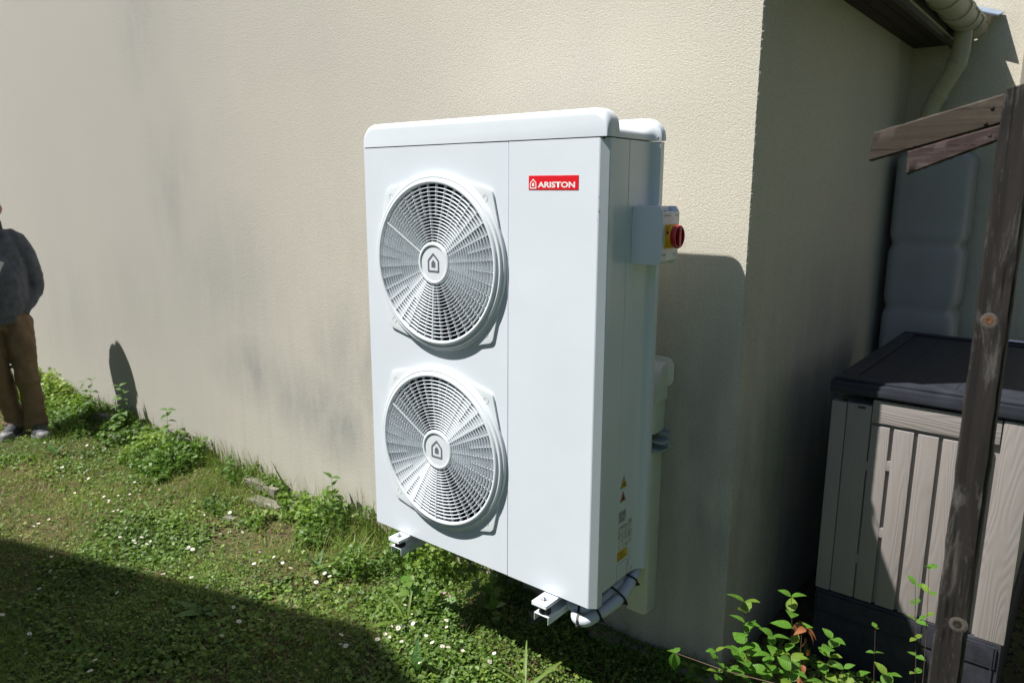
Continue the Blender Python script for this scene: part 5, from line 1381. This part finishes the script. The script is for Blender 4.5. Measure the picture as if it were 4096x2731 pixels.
# --- daisies
def daisy_meshes():
    out = []
    for v_ in range(3):
        R = random.Random(v_); b = MB(); n = 15
        tilt = R.uniform(.1, .5)
        for k in range(n):
            a = 6.283 * k / n + R.uniform(-.06, .06); l = .0105 * R.uniform(.85, 1.05); ww = .0019; up = .10 + .5 * (v_ == 2) + R.uniform(-.1, .1)
            c, s = math.cos(a), math.sin(a); p = []
            for (r, w_) in ((.0025, .5), (.007, 1), (l, .35)):
                z = math.sin(up) * (r - .0025) + .001
                p += [(c * r * math.cos(up) - s * ww * w_, s * r * math.cos(up) + c * ww * w_, z), (c * r * math.cos(up) + s * ww * w_, s * r * math.cos(up) - c * ww * w_, z)]
            b.add(p, [(0, 1, 3, 2), (2, 3, 5, 4)], M['petal'])
        b.lathe((0, 0, .001), 'z', [(.0036, 0), (.0032, .0012), (.0018, .0020), (0, .0022)], M['pollen'], 10)
        b.tube([(0, 0, .001), (.003, .002, -.02), (.004, .004, -.045)], .0006, M['stem_green'], 5)
        o = b.build('daisy', None, recalc=False); me = o.data; bpy.data.objects.remove(o); out.append(me)
    return out
DM = daisy_meshes()
def daisies():
    R = random.Random(44)
    cols = np.array(cam.matrix_basis)
    Mw = cam.rotation_euler.to_matrix(); C0 = cam.location; f = 2970.3
    def gpt(px, py):
        d = Mw @ Vector(((px - 2048) / f, -(py - 1365.5) / f, -1)); t_ = (GZ + .02 - C0.z) / d.z; return C0 + d * t_
    lit = [(755, 2187), (770, 2192), (748, 2200), (1097, 2250), (1131, 2262), (1163, 2286), (1300, 2308), (1316, 2284), (1320, 2314), (1342, 2310), (1265, 2340), (1235, 2140), (1620, 2443), (1647, 2480), (1660, 2500), (1653, 2513), (1565, 2529), (1593, 2538), (1616, 2524), (1612, 2536), (1510, 2577), (1541, 2560), (1557, 2571), (1785, 2523), (1787, 2554), (1705, 2573), (1850, 2632), (1770, 2621), (1792, 2624), (1977, 2644), (1957, 2687), (1682, 2686), (1607, 2598), (1730, 2606),
           (480, 2150), (488, 2057), (560, 2146), (566, 2148), (534, 2160), (541, 2172), (585, 2166), (600, 2160), (453, 2056), (475, 2055), (418, 2001), (475, 1998), (436, 2021), (438, 2027), (197, 2091), (130, 2072), (133, 2111), (155, 2104), (587, 2180), (540, 1940), (410, 1914), (355, 1918), (815, 2058), (828, 2025), (920, 2056), (970, 2135), (1005, 2145), (1017, 2275), (300, 1985), (250, 1880), (180, 1790), (350, 1800), (245, 1815), (520, 1990), (620, 2030), (2245, 2650), (360, 1720)]
    shade = [(205, 2240), (203, 2290), (45, 2166), (160, 2370), (468, 2365), (355, 2490), (12, 2475), (120, 2547), (107, 2620), (384, 2661), (365, 2710), (774, 2318), (828, 2357), (862, 2420), (936, 2455), (957, 2500), (1040, 2499), (888, 2562), (652, 2296), (765, 2320), (1363, 2592), (1384, 2592), (1182, 2445), (1365, 2555)]
    zones = [(2200, 2700, 2600, 2731, 'daisy alone in the dark grass under the pipe loop', 'daisies by the pipe loop'),
             (1900, 2600, 2100, 2731, 'daisy in dry grass at the bottom edge below the right foot', 'daisies at the bottom edge'),
             (1690, 2500, 1900, 2731, 'daisy right of the tall narrow dock leaves near the bottom edge', 'daisies right of the dock leaves'),
             (1600, 2560, 1690, 2731, 'daisy left of the tall narrow dock leaves near the bottom edge', 'daisies left of the dock leaves'),
             (1600, 2400, 1680, 2560, 'daisy in the upright row in sun below the fan panel', 'daisies below the fan panel'),
             (1480, 2500, 1600, 2731, 'daisy where the lawn shadow ends below the fan panel', 'daisies at the end of the shadow'),
             (1050, 2230, 1400, 2400, 'daisy in the bright cluster in the middle of the lawn', 'daisies of the middle cluster'),
             (900, 2030, 1050, 2300, 'daisy on the bare patch below the concrete pieces', 'daisies below the concrete pieces'),
             (790, 1990, 880, 2090, 'daisy between two clover mats left of the concrete pieces', 'daisies left of the concrete pieces'),
             (440, 2120, 640, 2200, 'daisy in the row just above the lawn shadow at left', 'daisies above the shadow edge'),
             (400, 1900, 640, 2120, 'daisy scattered in the green lawn left of the middle', 'daisies in the left lawn'),
             (730, 2170, 800, 2240, 'white daisy nearest above the middle of the shadow edge', 'daisies above the shadow middle'),
             (0, 1700, 400, 2200, 'daisy far left in the sunny lawn before the man', 'daisies before the man'),
             (0, 2160, 260, 2420, 'daisy in shade at the left picture edge', 'shaded daisies at the left edge'),
             (0, 2420, 420, 2731, 'daisy in deep shade at the bottom left corner', 'shaded daisies at the bottom left'),
             (420, 2280, 800, 2420, 'daisy in shade just under the shadow edge', 'shaded daisies under the edge'),
             (800, 2300, 1100, 2600, 'daisy in shade round the jagged dark rosette', 'shaded daisies round the rosette'),
             (1100, 2400, 1500, 2731, 'daisy in shade left of the sunny bottom daisies', 'shaded daisies near the sun')]
    for (px, py) in lit + shade:
        p = gpt(px, py); o = bpy.data.objects.new('daisy', R.choice(DM)); COL.objects.link(o)
        o.location = (p.x, min(p.y, WY - .02), G(p.x, p.y) + R.uniform(.028, .045)); o.rotation_euler = (R.uniform(-.1, .5), R.uniform(-.45, .15), R.uniform(0, 6.28)); s = R.uniform(.75, 1.1); o.scale = (s, s, s)
        for (a, b_, c, d, lab, grp) in zones:
            if a <= px < c and b_ <= py < d: break
        else: lab, grp = 'small white daisy open in the sunlit lawn', 'other lawn daisies'
        tag(o, lab, 'daisy', grp)
    # tiny pink and blue blossoms
    for k, (px, py) in enumerate([(1734, 2359), (1777, 2420), (1799, 2435), (1905, 2467), (1907, 2455), (1037, 2021), (957, 2042), (640, 1985), (1040, 2240), (1010, 1995), (1250, 2100)]):
        p = gpt(px, py); b = MB()
        for q in range(5):
            a = 6.283 * q / 5; c, s = math.cos(a), math.sin(a); b.add([(0, 0, 0), (c * .004 - s * .0025, s * .004 + c * .0025, .001), (c * .0065, s * .0065, .002), (c * .004 + s * .0025, s * .004 - c * .0025, .001)], [(0, 1, 2, 3)], M['pink'])
        b.tube([(0, 0, 0), (.002, .002, -.03), (.003, 0, -.08)], .0006, M['stem_green'], 5)
        o = b.build('blossom', None, recalc=False); o.location = (p.x, min(p.y, .1), G(p.x, p.y) + .06); o.rotation_euler = (.4, -.3, k)
        tag(o, 'tiny pink cranesbill blossom among the weeds near the wall', 'blossom', 'pink blossoms in the weeds')
daisies()

# --- rubble along the wall
def stone(label, x, y, sx, sy, sz, rz, seed, group=None, tilt=0.0, zoff=.0, kind='stone'):
    R = random.Random(seed); bm = bmesh.new(); bmesh.ops.create_cube(bm, size=1.0)
    bmesh.ops.subdivide_edges(bm, edges=bm.edges, cuts=3, use_grid_fill=True)
    for v in bm.verts:
        c = v.co.copy(); l = max(abs(c.x), abs(c.y), abs(c.z)); k = .88 + .12 * (0.5 / max(c.length, 1e-3)); v.co = Vector((c.x * sx, c.y * sy, c.z * sz)) * k + Vector([R.gauss(0, 1) * s_ for s_ in (sx * .012, sy * .02, sz * .035)])
    me = bpy.data.meshes.new('stone'); bm.to_mesh(me); bm.free(); me.materials.append(M['rubble'])
    me.polygons.foreach_set('use_smooth', [True] * len(me.polygons)); me.set_sharp_from_angle(angle=math.radians(35))
    o = link('concrete_piece' if kind == 'c' else 'stone', me); o.location = (x, y, G(x, y) + sz * .3 + zoff); o.rotation_euler = (tilt, tilt * .5, rz)
    tag(o, label, 'stone', group)
stone('long flat broken concrete piece against the wall left of the grass blade', -1.50, .085, .32, .07, .045, .03, 1, zoff=.035, kind='c')
stone('second flat concrete piece lying lower in front of the long one', -1.36, .015, .26, .07, .03, .10, 2, zoff=-.002, kind='c')
stone('small pale rubble lump at right end of the concrete pieces', -1.13, .06, .09, .06, .05, .5, 3)
stone('pale flat stone on bare soil in the middle lawn', -1.38, -.20, .075, .035, .02, .3, 4)
stone('pale slab behind the man by the wall foot', -3.50, .06, .22, .07, .05, .1, 5, zoff=.03)
stone('small white slab below the pointed wall shadow', -3.02, -.06, .11, .06, .04, .3, 6, zoff=.03)
stone('half buried pale stone among the wall weeds at far left', -4.1, .05, .12, .08, .06, .8, 7)
stone('pale stone at the bottom right near the post foot', 1.71, .13, .16, .09, .05, .4, 8)
stone('small cream stone at the bottom edge under the right foot', 1.02, -.33, .07, .04, .025, .2, 9)
stone('brown stone under the heat pump in the weeds', .52, .03, .08, .05, .05, .9, 10)
stone('grey stone at the shaded wall foot below the right bracket', .80, .08, .12, .05, .04, .1, 11)

# dark gravel between the wall and the box
def gravel():
    n = 5000; x = rng.uniform(CX + .02, 2.4, n); y = rng.uniform(-.05, 2.1, n); sz = rng.uniform(.003, .010, n)
    P = np.stack([x, y, gh(x, y) + sz * .4], -1); o = rng.normal(0, .18, (n, 6, 3))
    D6 = np.array([(1, 0, 0), (0, 1, 0), (-1, 0, 0), (0, -1, 0), (0, 0, .7), (0, 0, -.7)])
    V = P[:, None] + (D6[None] + o) * sz[:, None, None]
    np_mesh('gravel', V, [(0, 1, 4), (1, 2, 4), (2, 3, 4), (3, 0, 4), (1, 0, 5), (2, 1, 5), (3, 2, 5), (0, 3, 5)], rng.random(n), M['gravel'], 'dark gravel in the gap between wall and storage box', 'gravel')
gravel()
